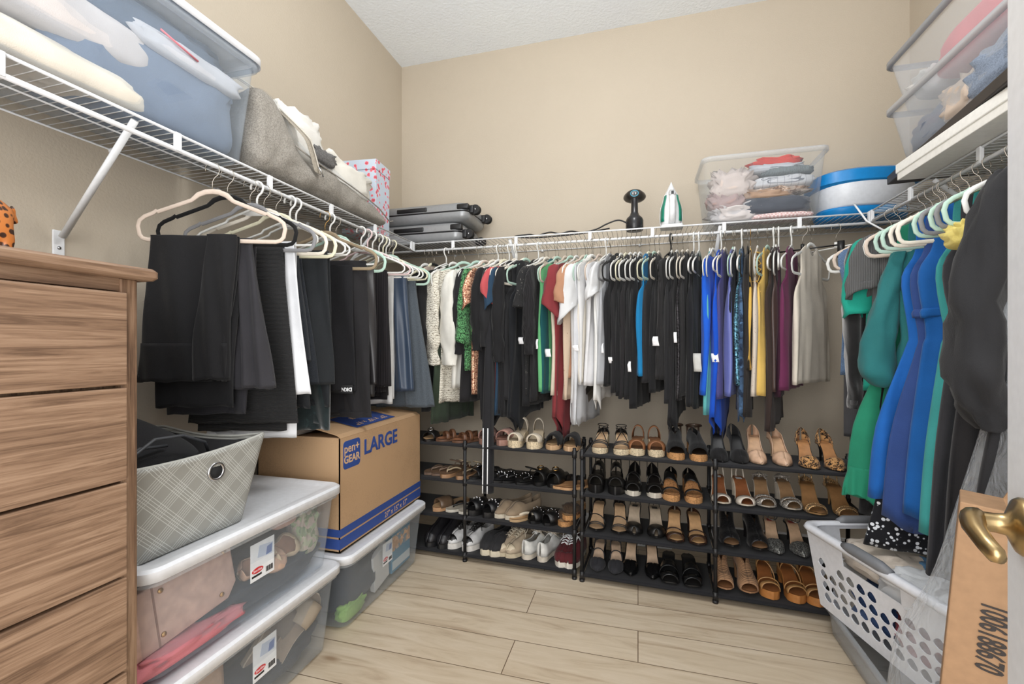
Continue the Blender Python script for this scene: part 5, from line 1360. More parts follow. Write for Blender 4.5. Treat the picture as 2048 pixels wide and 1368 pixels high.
# contents of the far bin
crumple('garment', cloth((52, 56, 62)), (-1.24, 1.68, .14), (.12, .14, .12), 31, .35, 2, 'dark slate garment in the near half of the far bin', 'garment', BI)
crumple('cloth', cloth((134, 168, 88)), (-1.145, 1.62, .045), (.03, .075, .035), 13, .4, 2, 'lime green cloth at the bottom of the far bin', 'cloth', BI)
MB().box(-.012, .012, -.06, .06, -.09, .09).build('card', solid((206, 206, 204), .6), None, smooth=False, bevel=.002)
o = bpy.data.objects['card']; o.location = (-1.14, 1.83, .115); o.rotation_euler = (R(14), R(6), 0); tag(o, 'white price card with printed columns inside the far bin', 'card', BI)
h = thing('box', 'blue and teal picture box at the far end of the far bin', 'box', (-1.19, 2.03, .15), 0, BI)
MB().box(-.05, .05, -.09, .09, -.125, .125).build('box_body', solid((54, 128, 160), .45), h, smooth=False, bevel=.003)
MB().box(.05, .0512, -.085, .085, -.02, .05).build('picture', cloth((196, 150, 104), 'print', (90, 130, 150)), h, smooth=False)
MB().box(.05, .0512, -.085, .085, -.11, -.07).build('picture', solid((196, 206, 210), .5), h, smooth=False)

# ------------------------------------------------------------------ grey stitched fabric basket
def plaid():
    c = rgb(150, 150, 144)
    m, nt, b = base_mat('stitched_plaid', c, .6)
    L = nt.links.new
    col = None
    masks = []
    tc = N(nt, 'ShaderNodeTexCoord')
    for ang in (45, -45):
        mp = N(nt, 'ShaderNodeMapping'); mp.inputs['Rotation'].default_value = (R(ang), 0, 0); L(tc.outputs['Object'], mp.inputs['Vector'])
        sep = N(nt, 'ShaderNodeSeparateXYZ'); L(mp.outputs['Vector'], sep.inputs[0])
        mu = N(nt, 'ShaderNodeMath', operation='MULTIPLY'); mu.inputs[1].default_value = 150; L(sep.outputs['Y'], mu.inputs[0])
        fr = N(nt, 'ShaderNodeMath', operation='FRACT'); L(mu.outputs[0], fr.inputs[0])
        lt = N(nt, 'ShaderNodeMath', operation='LESS_THAN'); lt.inputs[1].default_value = .22; L(fr.outputs[0], lt.inputs[0])
        mb = N(nt, 'ShaderNodeMath', operation='MULTIPLY'); mb.inputs[1].default_value = 150 / 9; L(sep.outputs['Y'], mb.inputs[0])
        fb = N(nt, 'ShaderNodeMath', operation='FRACT'); L(mb.outputs[0], fb.inputs[0])
        gb = N(nt, 'ShaderNodeMath', operation='LESS_THAN'); gb.inputs[1].default_value = .5; L(fb.outputs[0], gb.inputs[0])
        mm = N(nt, 'ShaderNodeMath', operation='MULTIPLY'); L(lt.outputs[0], mm.inputs[0]); L(gb.outputs[0], mm.inputs[1])
        masks.append(mm.outputs[0])
    mx = N(nt, 'ShaderNodeMath', operation='MAXIMUM'); L(masks[0], mx.inputs[0]); L(masks[1], mx.inputs[1])
    L(ramp(nt, mx.outputs[0], [(0, c), (1, rgb(196, 198, 194))]), b.inputs['Base Color'])
    bump(nt, b, mx.outputs[0], .5, .002)
    return m
def basket():
    t = thing('storage_basket', 'grey stitched fabric basket standing on the upper clear bin', 'basket', (0, 0, 0))
    rings = []; zb, zt = .607, .856
    def ring(v, ins=0):
        f = .042 * v; out = []
        for x, y, z in rrect(-1.50 - f + ins, -1.135 + f - ins, .62 - f + ins, 1.095 + f - ins, .03, 0, 4):
            out.append((x, y, lerp(zb, zt, v)))
        # long straight sides need points for the sagging rim
        fine = []
        for (a, c) in zip(out, out[1:] + out[:1]):
            n = 10 if (V(a) - V(c)).length > .1 else 1
            for k in range(n):
                p = V(a).lerp(V(c), k / n)
                sag = .02 * v * max(0, 1 - ((p.y - .86) / .26) ** 2) + .02 * v * max(0, 1 - ((p.x + 1.3) / .2) ** 2)
                fine.append((p.x, p.y, p.z - sag * (v > .9)))
        return fine
    m = MB(); m.loft([ring(v) for v in (0, .1, .3, .6, .85, .95, 1)], True, False)
    m.build('basket_body', plaid(), t, solid=-.006, offset=0)
    m = MB(); m.tube(ring(1.0, .002), .004, 8, True); m.build('rim_binding', solid((176, 176, 170), .6), t)
    m = MB(); m.loft([ring(.04, .008), ring(.96, .008)], True, False); m.build('lining', solid((58, 58, 60), .8), t)
    for y in (.966, .715):
        x = -1.135 + .042 * .72 + .004
        MB().tube([(x, y + .022 * cos(a), .782 + .022 * sin(a)) for a in [2 * pi * k / 24 for k in range(24)]], .0042, 10, True).build('grommet', METAL, t)
        MB().lathe([(0, -.001), (.021, -.001), (.021, .0005), (0, .0005)], (x, y, .782), 24, axis='x').build('grommet_hole', solid((20, 20, 21), .8), t)
basket()
m = MB(); m.grid([[(-1.47, .62, .78), (-1.42, .78, .84), (-1.44, .84, .975)], [(-1.2, .62, .80), (-1.2, .82, .86), (-1.36, .86, .97)], [(-1.16, .66, .79), (-1.15, .9, .83), (-1.25, .99, .87)], [(-1.17, .74, .76), (-1.2, 1.0, .79), (-1.26, 1.06, .8)]])
o = m.build('bag', cloth((30, 30, 32)), None, solid=.012, sub=3); tag(o, 'black folded tote bag sticking out of the grey basket', 'bag', 'things in the grey basket')
crumple('garment', cloth((36, 36, 38)), (-1.3, .86, .76), (.14, .2, .07), 44, .3, 2, 'black cloth filling the grey basket', 'garment', 'things in the grey basket')
m = MB(); m.tube([(-1.13, .74, .80), (-1.14, .78, .86), (-1.15, .84, .89), (-1.16, .92, .885), (-1.18, 1.0, .85), (-1.2, 1.03, .81)], .004, 8)
m.tube([(-1.14, .72, .80), (-1.16, .76, .85), (-1.17, .82, .87), (-1.19, .9, .86)], .004, 8)
o = m.build('cord', solid((70, 72, 76), .5)); tag(o, 'dark grey cord looping over the basket contents', 'cord', 'things in the grey basket')

# ------------------------------------------------------------------ large cardboard carton
def cardmat():
    c = rgb(178, 146, 112)
    m, nt, b = base_mat('corrugated_card', c, .8, 0, .2)
    vec = coords(nt); n = noise_n(nt, vec, 260, 3, .6); n2 = noise_n(nt, vec, 4, 2)
    mx = N(nt, 'ShaderNodeMath', operation='ADD'); nt.links.new(n.outputs['Fac'], mx.inputs[0]); nt.links.new(n2.outputs['Fac'], mx.inputs[1])
    nt.links.new(ramp(nt, mx.outputs[0], [(.75, sc_col(c, .9)), (1.25, sc_col(c, 1.06))]), b.inputs['Base Color'])
    return m
CARD = cardmat()
NAVY = solid((44, 72, 140), .6)
def carton():
    x0, x1, y0, y1, z0, z1 = -1.52, -1.125, 1.525, 2.205, .311, .757
    t = thing('cardboard_box', 'large brown cardboard carton with blue print on the far bin', 'box', (0, 0, 0))
    m = MB(); k = .004
    m.box(x0, x1, y0, y1, z0, z0 + k); m.box(x0, x0 + k, y0, y1, z0, z1); m.box(x1 - k, x1, y0, y1, z0, z1); m.box(x0, x1, y0, y0 + k, z0, z1); m.box(x0, x1, y1 - k, y1, z0, z1)
    m.build('carton_body', CARD, t, smooth=False)
    xm = (x0 + x1) / 2
    # flaps
    m = MB(); m.grid([[(x1, y0 + .01, z1), (x1, y1 - .01, z1)], [(x1 - .02, y0 + .01, z1 + .012), (x1 - .02, y1 - .01, z1 + .012)], [(xm + .01, y0 + .015, z1 + .045), (xm + .01, y1 - .01, z1 + .03)]])
    m.build('top_flap', CARD, t, smooth=False, solid=.004)
    m = MB(); m.grid([[(x0, y0 + .01, z1), (x0, y1 - .01, z1)], [(xm - .02, y0 + .01, z1 + .03), (xm - .02, y1 - .01, z1 + .02)]])
    m.build('top_flap', CARD, t, smooth=False, solid=.004)
    m = MB(); m.grid([[(x0 + .01, y0, z1), (x1 - .01, y0, z1)], [(x0 + .02, y0 + .15, z1 - .02), (x1 - .015, y0 + .17, z1 - .008)]])
    m.build('end_flap', CARD, t, smooth=False, solid=.004)
    X = x1 + .0012
    def mt(yy, zz): return Matrix.Translation((X, yy, zz)) @ Matrix.Rotation(R(90), 4, 'Z') @ Matrix.Rotation(R(90), 4, 'X')
    tf = lambda a, b, c: (c, a, b)
    for a, b in ((z0 + .012, z0 + .052), (z0 + .060, z0 + .090)):
        m = MB().box(x1, X, y0, y1, a, b); m.box(x0, x1, y0 - .0012, y0, a, b); m.build('printed_band', NAVY, t, smooth=False)
    # badge
    m = MB(); m.prism([(p[0], p[1]) for p in rrect(y0 + .022, y0 + .135, z1 - .128, z1 - .016, .016, 0)], x1, X, tf); m.build('printed_badge', NAVY, t, smooth=False)
    CL = solid((206, 170, 130), .7)
    text_mesh('pen+', .05, CL, 'lettering', t, mt(y0 + .078, z1 - .048), .0006, bold=.0006)
    text_mesh('GEAR', .042, CL, 'lettering', t, mt(y0 + .078, z1 - .092), .0006, bold=.0012)
    text_mesh('LARGE', .088, NAVY, 'lettering', t, mt(y0 + .30, z1 - .07), .0006, bold=.0022, sx=1.05)
    text_mesh('27" x 15" x 17"', .034, CL, 'lettering', t, mt(y0 + .43, z0 + .030), .0006)
    # print on the top flap: read from the wall side
    n = V((x1 - .02 - xm - .01, 0, -.033 + 0)).normalized()
    ang = math.atan2(.045 - .012, (x1 - .02) - (xm + .01))
    def top(dx, yy): return Matrix.Translation((x1 - .02 - dx, yy, z1 + .012 + dx * math.tan(ang) + .0032)) @ Matrix.Rotation(ang, 4, 'Y') @ Matrix.Rotation(R(-90), 4, 'Z')
    m = MB(); ya, yb = y0 + .16, y0 + .47
    m.add([(x1 - .03, ya, z1 + .0175), (x1 - .03, yb, z1 + .0172), (xm + .02, yb, z1 + .042), (xm + .02, ya, z1 + .045)], [(0, 1, 2, 3)]); m.build('printed_panel', NAVY, t, smooth=False, solid=.001)
    text_mesh('27" x 15" x 17"', .04, CL, 'lettering', t, top(.045, (ya + yb) / 2), .0008)
    text_mesh('L | LARGE', .03, CL, 'lettering', t, top(.11, (ya + yb) / 2), .0008)
carton()
crumple('blanket', cloth((132, 124, 116), 'tweed', (96, 90, 84)), (-1.40, 1.56, .80), (.1, .13, .045), 61, .3, 2.5, 'grey speckled throw lying on the carton end flap', 'blanket', None)

# ------------------------------------------------------------------ on the left shelf
ZS = ZD + .006
BIG = bin_('large clear lidded bin of clothes on the left wire shelf', -1.565, -1.27, .42, 1.275, ZS, 2.115, flare=.03, lid=solid((226, 228, 232), .4), tint=(226, 236, 246), alpha=.045)
G1 = 'clothes in the large shelf bin'
crumple('trousers', cloth((222, 214, 200)), (-1.365, .73, ZS + .05), (.075, .27, .044), 1, .12, 1.4, 'cream trousers along the bottom of the large shelf bin', 'trousers', G1)
crumple('jeans', cloth((116, 130, 150)), (-1.405, .98, ZS + .125), (.11, .26, .125), 2, .2, 2.6, 'pale blue denim jeans at the far end of the large shelf bin', 'jeans', G1, p=.42)
crumple('shirt', cloth((206, 200, 198)), (-1.335, .72, ZS + .17), (.05, .24, .06), 6, .12, 1.2, 'light grey folded shirt in the large shelf bin', 'shirt', G1)
crumple('shirt', cloth((198, 198, 202)), (-1.315, 1.06, ZS + .235), (.035, .17, .034), 9, .22, 1.6, 'pale grey crumpled tee on the jeans in the shelf bin', 'shirt', G1)
crumple('jeans', cloth((98, 112, 130)), (-1.41, .84, ZS + .27), (.11, .37, .06), 12, .3, 2.6, 'dark denim jeans across the top of the shelf bin', 'jeans', G1, p=.42)
m = MB(); m.tube([(-1.279, .95, ZS + .262), (-1.277, 1.0, ZS + .25), (-1.277, 1.06, ZS + .238)], .003, 6)
TEE = bpy.data.objects['shirt.001']; o = m.build('drawstring', solid((216, 130, 140), .7), TEE); o.matrix_parent_inverse = Matrix.Translation(-TEE.location); o['label'] = 'pink drawstring'
# zipped storage bag
def zipbag():
    t = thing('storage_bag', 'grey zipped fabric storage bag with clear window on the left shelf', 'storage bag', (0, 0, 0))
    GREY = cloth((160, 155, 146), 'tweed', (116, 111, 104))
    prof = [(1.275, .28, .30), (1.33, .31, .345), (1.40, .285, .33), (1.455, .15, .20), (1.55, .135, .165), (1.68, .125, .15), (1.8, .115, .13), (1.93, .10, .11), (2.04, .08, .085), (2.14, .04, .045)]
    rings = []
    for i, (y, hf, hb) in enumerate(prof):
        ring = []
        pts = [(-1.57, .004), (-1.45, .002), (-1.33, .004), (-1.27, .02), (-1.262 + .006 * sin(i * 2.1), hf * .5), (-1.275, hf), (-1.31, hf + .012), (-1.4, lerp(hf, hb, .5) - .02), (-1.5, hb - .03), (-1.57, hb * .75)]
        rings.append([(x + .018 * noise.noise(V((x * 12, y * 16, z * 12))), y, ZS + max(.003, z + .012 * noise.noise(V((z * 11, y * 9, 4 + x * 8))))) for x, z in pts])
    m = MB(); m.loft(rings); o = m.build('bag_body', GREY, t, sub=3)
    tx = bpy.data.textures.new('creases', 'CLOUDS'); tx.noise_scale = .11; tx.noise_depth = 2
    d = o.modifiers.new('creases', 'DISPLACE'); d.texture = tx; d.strength = .035; d.mid_level = .5; d.texture_coords = 'LOCAL'
    # clear window over the contents
    wp = [(1.42, .25, .36), (1.46, .16, .36), (1.6, .135, .33), (1.75, .12, .29), (1.9, .105, .24), (2.03, .085, .17), (2.1, .06, .09)]
    rows = []
    for i, (y, hf, hb) in enumerate(wp):
        k = .012 * sin(i * 2.3)
        rows.append([(-1.278, y, ZS + hf), (-1.32, y + .004, ZS + hf + .055 + k), (-1.39, y, ZS + hb + .02), (-1.47, y, ZS + hb + .03 - k), (-1.56, y, ZS + hb * .8)])
    m = MB(); m.grid(rows); m.build('clear_window', clear((236, 238, 240), .1, .08, 'window'), t, sub=2)
    # piping along the window edge
    m = MB(); m.tube([(-1.27, y, ZS + hf + .002) for y, hf, hb in prof[3:]] + [(-1.262, 2.16, ZS + .05)], .0035, 6); m.build('piping', GREY, t)
    m = MB(); rows = []
    for q in range(13):
        v = q / 12; y = lerp(1.40, 1.56, v ** .8) - .10 * (1 - v) ** 2; x = lerp(-1.42, -1.252, min(1, v * 1.5)) ; z = ZS + lerp(.36, .075, v ** 1.3)
        rows.append([(x, y - .022, z), (x + .006, y, z + .004), (x, y + .022, z)])
    m.grid(rows); m.build('zip_flap', cloth((168, 160, 146), 'tweed', (140, 132, 120)), t, solid=.003, sub=1)
    m = MB(); m.tube([(lerp(-1.414, -1.243, min(1, q / 12 * 1.5)), lerp(1.40, 1.56, (q / 12) ** .8) - .10 * (1 - q / 12) ** 2, ZS + lerp(.364, .08, (q / 12) ** 1.3)) for q in range(13)], .0028, 6)
    m.build('zip', solid((196, 190, 178), .4), t)
    m = MB(); m.tube([(-1.238, 1.545, ZS + .10), (-1.234, 1.56, ZS + .085), (-1.236, 1.57, ZS + .07)], .003, 6); m.build('zip_pull', METAL, t)
zipbag()
crumple('pillow', cloth((226, 224, 218)), (-1.40, 1.55, ZS + .24), (.095, .16, .10), 71, .25, 2.4, 'white bedding under the clear window of the storage bag', 'bedding', 'contents of the storage bag')
crumple('pillow', cloth((222, 219, 210)), (-1.40, 1.87, ZS + .17), (.10, .19, .085), 72, .3, 2.6, 'cream bedding at the far end of the storage bag', 'bedding', 'contents of the storage bag')
crumple('garment', cloth((120, 118, 116), 'tweed', (70, 70, 70)), (-1.31, 1.66, ZS + .19), (.025, .07, .03), 73, .4, 3, 'grey and white garment behind the window of the bag', 'garment', 'contents of the storage bag')
# floral gift box
h = thing('gift_box', 'pale blue box with pink flowers at the shelf corner', 'box', (-1.475, 2.235, ZS), R(6))
MB().box(-.10, .10, -.085, .085, 0, .34).build('box_body', cloth((196, 208, 222), 'bloom', (206, 96, 108)), h, smooth=False, bevel=.003)
MB().box(-.104, .104, -.089, .089, .34, .395).build('box_lid', cloth((196, 208, 222), 'bloom', (206, 96, 108)), h, smooth=False, bevel=.003)

# ------------------------------------------------------------------ suitcases in the back left corner
def suitcase(label, x0, x1, y0, y1, z0, z1, wheels):
    t = thing('suitcase', label, 'suitcase', (0, 0, z0))
    h = z1 - z0; SH = solid((150, 152, 154), .32, .3); DK = solid((26, 26, 28), .4)
    r = .05
    m = MB()
    def ringz(z, i): return rrect(x0 + i, x1 - i, y0 + i, y1 - i, r, z, 6)
    m.loft([ringz(.0, .03), ringz(.01, .01), ringz(.03, 0), ringz(h * .46, 0)], True, False); m.build('shell', SH, t)
    m = MB(); m.loft([ringz(h * .54, 0), ringz(h - .03, 0), ringz(h - .01, .01), ringz(h, .03)], False, True); m.build('shell', SH, t)
    m = MB(); m.loft([ringz(h * .45, .004), ringz(h * .47, -.002), ringz(h * .53, -.002), ringz(h * .55, .004)], False, False); m.build('zip_band', DK, t)
    m = MB().box(x0 + .13, x0 + .33, y0 - .008, y0 + .002, h * .58, h * .80); m.build('side_handle', DK, t, bevel=.006)
    for yy in (y0 + .06, y1 - .06):
        for zz in wheels:
            w = thing('wheel', None, None, (x1 + .03, yy, zz)); w.parent = t
            MB().box(-.045, -.008, -.028, .028, -.024, .024).build('wheel_housing', DK, w, bevel=.006)
            m = MB()
            for s in (-.013, .013): m.lathe([(.006, -.006), (.027, -.006), (.029, 0), (.027, .006), (.006, .006)], (0, s, 0), 24, axis='y')
            m.build('tyre', DK, w, angle=40)
            MB().tube([(0, -.02, 0), (0, .02, 0)], .006, 10).build('axle', METAL, w)
    # corner guard
    MB().box(x1 - .07, x1 + .004, y0 - .004, y0 + .03, h * .56, h * .86).build('corner_guard', DK, t, bevel=.008)
    return t
suitcase('lower of the two grey hard shell suitcases on the back shelf', -1.57, -1.0, 2.475, 2.81, ZS, ZS + .118, (.05,))
suitcase('upper of the two grey hard shell suitcases on the back shelf', -1.55, -.96, 2.48, 2.81, ZS + .123, ZS + .235, (.07,))

# ------------------------------------------------------------------ back shelf
def steamer():
    p = on_y(1269, 468, 2.52)
    t = thing('garment_steamer', 'black handheld garment steamer standing on the back shelf', 'steamer', (p.x, 2.52, ZS), R(0))
    BKS = solid((30, 30, 32), .25)
    m = MB(); m.lathe([(0, 0), (.042, 0), (.046, .006), (.046, .055), (.041, .068), (.026, .082), (.019, .10), (.0175, .15), (.021, .172)], n=28); m.build('water_tank', BKS, t, angle=60)
    m = MB()
    rings = []
    for y, r, rz_ in ((-.022, .016, .01), (-.02, .034, .022), (.0, .046, .03), (.03, .058, .034), (.042, .06, .035), (.043, .05, .03)):
        rings.append([(r * cos(a), y, .195 + rz_ * sin(a)) for a in [2 * pi * k / 24 for k in range(24)]])
    m.loft(rings); m.build('steam_head', solid((40, 36, 33), .3), t)
    m = MB(); m.tube([(.02 * cos(a), -.0225, .195 + .016 * sin(a)) for a in [2 * pi * k / 20 for k in range(20)]], .0018, 6, True); m.build('control_ring', solid((70, 170, 200), .4), t)
    global STEAM; STEAM = t
    m = MB()
    for s in (-.008, .006): m.box(s - .002, s + .002, -.0225, -.02, .19, .2)
    m.build('button', solid((200, 200, 204), .4), t, smooth=False)
steamer()
def iron():
    p = on_y(1343, 452, 2.52)
    t = thing('steam_iron', 'white and green steam iron standing on its heel on the back shelf', 'iron', (p.x, 2.52, ZS))
    WHI = solid((226, 228, 230), .25); GRN = solid((18, 128, 104), .3)
    def outl(z): return table([(0, .046), (.05, .055), (.1, .054), (.17, .038), (.22, .018), (.25, .003)], z)
    zs = [.006, .03, .06, .09, .12, .15, .18, .21, .235, .25]
    m = MB(); m.loft([[(-outl(z) * 1.05, .045, z), (-outl(z) * 1.05, .035, z), (outl(z) * 1.05, .035, z), (outl(z) * 1.05, .045, z)] for z in zs]); m.build('soleplate', METAL, t, angle=40)
    m = MB(); m.loft([[(outl(z) * cos(a) * (1 if sin(a) > 0 else .96), .034 + (-.052 * table([(0, .9), (.12, 1), (.25, .35)], z)) * abs(sin(a)) if sin(a) < 0 else .034, z) for a in [2 * pi * k / 20 for k in range(20)]] for z in zs]); m.build('iron_body', WHI, t)
    for s in (-1, 1):
        m = MB(); m.grid([[(s * outl(z) * cos(a) * 1.01, .034 - .053 * table([(0, .9), (.12, 1), (.25, .35)], z) * sin(a), z) for a in (R(12), R(24), R(36), R(48))] for z in (.04, .06, .08, .1, .12, .14, .16, .18)]); m.build('green_panel', GRN, t, solid=.001)
    m = MB(); m.tube([(0, -.016, .022), (0, -.05, .035), (0, -.066, .07), (0, -.066, .12), (0, -.055, .16), (0, -.02, .185)], .014, 12, radii=[.017, .017, .015, .014, .017, .016]); m.build('handle', WHI, t)
    m = MB(); m.lathe([(0, 0), (.018, 0), (.016, .012), (0, .014)], (0, -.058, .165), 20, axis='y'); m.build('dial', solid((196, 198, 200), .3), t)
    MB().box(-.006, .006, -.076, -.068, .16, .175).build('button', BLACKP, t, smooth=False)
    m = MB(); m.loft([rrect(-.056, .056, -.05, .044, .02, 0), rrect(-.056, .056, -.05, .044, .02, .012), rrect(-.046, .046, -.03, .044, .02, .02)]); m.build('heel_rest', WHI, t, angle=40)
iron()
m = MB(); z = ZS + .006
cp = [(-.05, 2.50, z + .03), (-.1, 2.49, z + .05), (-.16, 2.49, z + .035), (-.22, 2.5, z + .012), (-.3, 2.5, z), (-.36, 2.52, z + .016), (-.42, 2.5, z + .002), (-.48, 2.52, z + .018), (-.55, 2.5, z), (-.6, 2.52, z + .014), (-.68, 2.5, z + .002), (-.6, 2.56, z + .004), (-.46, 2.56, z + .004), (-.3, 2.56, z + .01), (-.15, 2.53, z + .02)]
m.tube(catmull(cp, 90), .0042, 8)
o = m.build('power_cord', solid((24, 24, 26), .5)); o.parent = STEAM; o.matrix_parent_inverse = Matrix.Translation(-STEAM.location)

TOTE = bin_('open clear tote of folded clothes on the back shelf', .325, .868, 2.47, 2.80, ZS, 2.075, flare=.03, tint=(236, 238, 240), alpha=.04)
TOTE['label'] = 'open clear tote of folded clothes on the back shelf'
G2 = 'clothes in the open clear tote'
TC = [('cream ruffled blouse heaped at the left of the tote', (206, 192, 184), 'plain', (.46, 2.545, ZS + .20), (.10, .06, .07), .6, 5),
      ('mauve ruffled top low in the left of the tote', (170, 148, 144), 'plain', (.44, 2.545, ZS + .12), (.09, .055, .05), .6, 4.5),
      ('white lace top at the bottom left of the tote', (200, 194, 192), 'plain', (.47, 2.545, ZS + .05), (.11, .055, .045), .6, 5),
      ('dark slate folded trousers in the tote', (84, 88, 96), 'plain', (.66, 2.55, ZS + .08), (.155, .07, .048), .2, 2),
      ('tan folded top with rolled edge in the tote', (168, 142, 122), 'plain', (.62, 2.54, ZS + .135), (.12, .06, .025), .4, 3),
      ('gold patterned knit in the tote', (178, 160, 146), 'print', (.67, 2.545, ZS + .15), (.13, .06, .018), .4, 3),
      ('white windowpane check shirt in the tote', (204, 204, 206), 'grid', (.69, 2.55, ZS + .195), (.14, .065, .03), .15, 2),
      ('grey green ribbed knit in the tote', (126, 136, 138), 'rib', (.71, 2.55, ZS + .245), (.12, .065, .022), .25, 2),
      ('light grey tee under the red cloth in the tote', (198, 200, 204), 'plain', (.66, 2.555, ZS + .265), (.13, .065, .02), .35, 2.4),
      ('red cloth on top of the tote pile', (206, 72, 62), 'plain', (.67, 2.57, ZS + .30), (.11, .06, .026), .4, 2.2),
      ('pink gingham cloth at the bottom right of the tote', (206, 168, 166), 'check', (.68, 2.55, ZS + .024), (.15, .07, .016), .15, 2)]
for i, (lb_, c, kd, p, s, am, fr) in enumerate(TC):
    crumple('garment', cloth(c, kd, (120, 96, 84) if kd == 'print' else ((120, 122, 128) if kd == 'grid' else (230, 214, 212))), p, s, 80 + i, am, fr, lb_, 'garment', G2)
def footbath():
    t = thing('foot_bath', 'blue and white plastic foot bath in the back right corner', 'foot bath', (1.07, 2.66, ZS), R(8))
    BL_ = solid((22, 128, 196), .3); WT = solid((218, 222, 228), .3)
    def ov(a, b, z): return [(a * spow(cos(k), .8), b * spow(sin(k), .8), z) for k in [2 * pi * i / 40 for i in range(40)]]
    m = MB(); m.loft([ov(.17, .11, 0), ov(.19, .13, .01), ov(.2, .14, .045), ov(.19, .13, .06)]); m.build('base', BL_, t, angle=50)
    m = MB(); m.loft([ov(.182, .135, .05), ov(.19, .148, .06), ov(.215, .165, .16), ov(.215, .165, .17)], False, False); m.build('side_panel', WT, t, solid=.003)
    m = MB(); m.loft([ov(.21, .155, .15), ov(.235, .175, .165), ov(.235, .175, .215), ov(.215, .16, .225), ov(.19, .14, .22), ov(.18, .13, .08)], False, True); m.build('rim', BL_, t, angle=50)
    m = MB(); m.tube([(-.11, -.155, .05), (-.115, -.19, .02), (-.10, -.23, -.05), (-.06, -.27, -.10), (-.02, -.31, -.16)], .0042, 8); m.build('power_cable', WHITE, t)
footbath()

# ------------------------------------------------------------------ right shelf
h = thing('flat_box', 'long white flat box lying on the right wire shelf', 'box', (0, 0, ZS))
MB().box(.935, 1.35, .92, 2.02, 0, .052).build('box_tray', solid((226, 224, 218), .5), h, smooth=False, bevel=.002)
MB().box(.931, 1.354, .916, 2.024, .026, .060).build('box_lid', solid((232, 231, 226), .5), h, smooth=False, bevel=.003)
h = thing('tray', 'black shallow tray under the clear bins on the right shelf', 'tray', (1.165, 1.78, ZS + .061), R(-7))
m = MB().box(-.205, .18, -.43, .46, 0, .02)
m.build('tray_body', solid((44, 38, 36), .5), h, smooth=False, bevel=.004)
m = MB()
for a, b, c, d in ((-.21, -.2, -.435, .465), (.175, .185, -.435, .465)): m.box(a, b, c, d, .0, .036)
m.box(-.21, .185, -.435, -.425, 0, .036); m.box(-.21, .185, .455, .465, 0, .036); m.build('tray_edge', solid((40, 34, 32), .45), h, smooth=False, bevel=.003)
ZT = ZS + .10
GRIM = solid((110, 110, 112), .3)
RB1 = bin_('lower clear bin with denim clothes on the right shelf', .985, 1.34, 1.5, 2.2, ZT, ZT + .235, flare=.04, rim=clear((190, 190, 192), .5, .2, 'smoky'), tint=(224, 226, 230), alpha=.10)
RB2 = bin_('upper clear bin with pink cloth stacked on the right shelf', .985, 1.34, 1.5, 2.2, ZT + .20, ZT + .425, flare=.04, rim=clear((150, 152, 156), .6, .2, 'smoky2'), tint=(224, 226, 230), alpha=.10)
G3 = 'clothes in the right shelf bins'
crumple('jeans', cloth((92, 102, 118), 'denim'), (1.11, 2.0, ZT + .075), (.095, .15, .065), 90, .25, 2, 'folded blue jeans at the far end of the lower right bin', 'jeans', G3)
crumple('garment', cloth((196, 178, 162)), (1.09, 1.84, ZT + .10), (.085, .10, .07), 91, .4, 3, 'beige top in the middle of the lower right bin', 'garment', G3)
crumple('jeans', cloth((128, 140, 158), 'denim'), (1.09, 1.66, ZT + .10), (.095, .13, .08), 92, .35, 2.5, 'pale washed denim at the near end of the lower right bin', 'jeans', G3)
crumple('garment', cloth((216, 120, 124)), (1.12, 1.76, ZT + .29), (.105, .26, .07), 93, .12, 1.6, 'pink folded cloth in the upper right bin', 'garment', G3)
crumple('garment', cloth((214, 212, 208)), (1.1, 2.06, ZT + .27), (.08, .06, .05), 94, .5, 3, 'white crumpled cloth at the far end of the upper right bin', 'garment', G3)
crumple('sweater', cloth((222, 176, 170), 'rib'), (1.03, 1.36, ZT + .06), (.10, .12, .10), 95, .35, 2.2, 'pink folded sweater beside the clear bins on the right shelf', 'sweater', None)

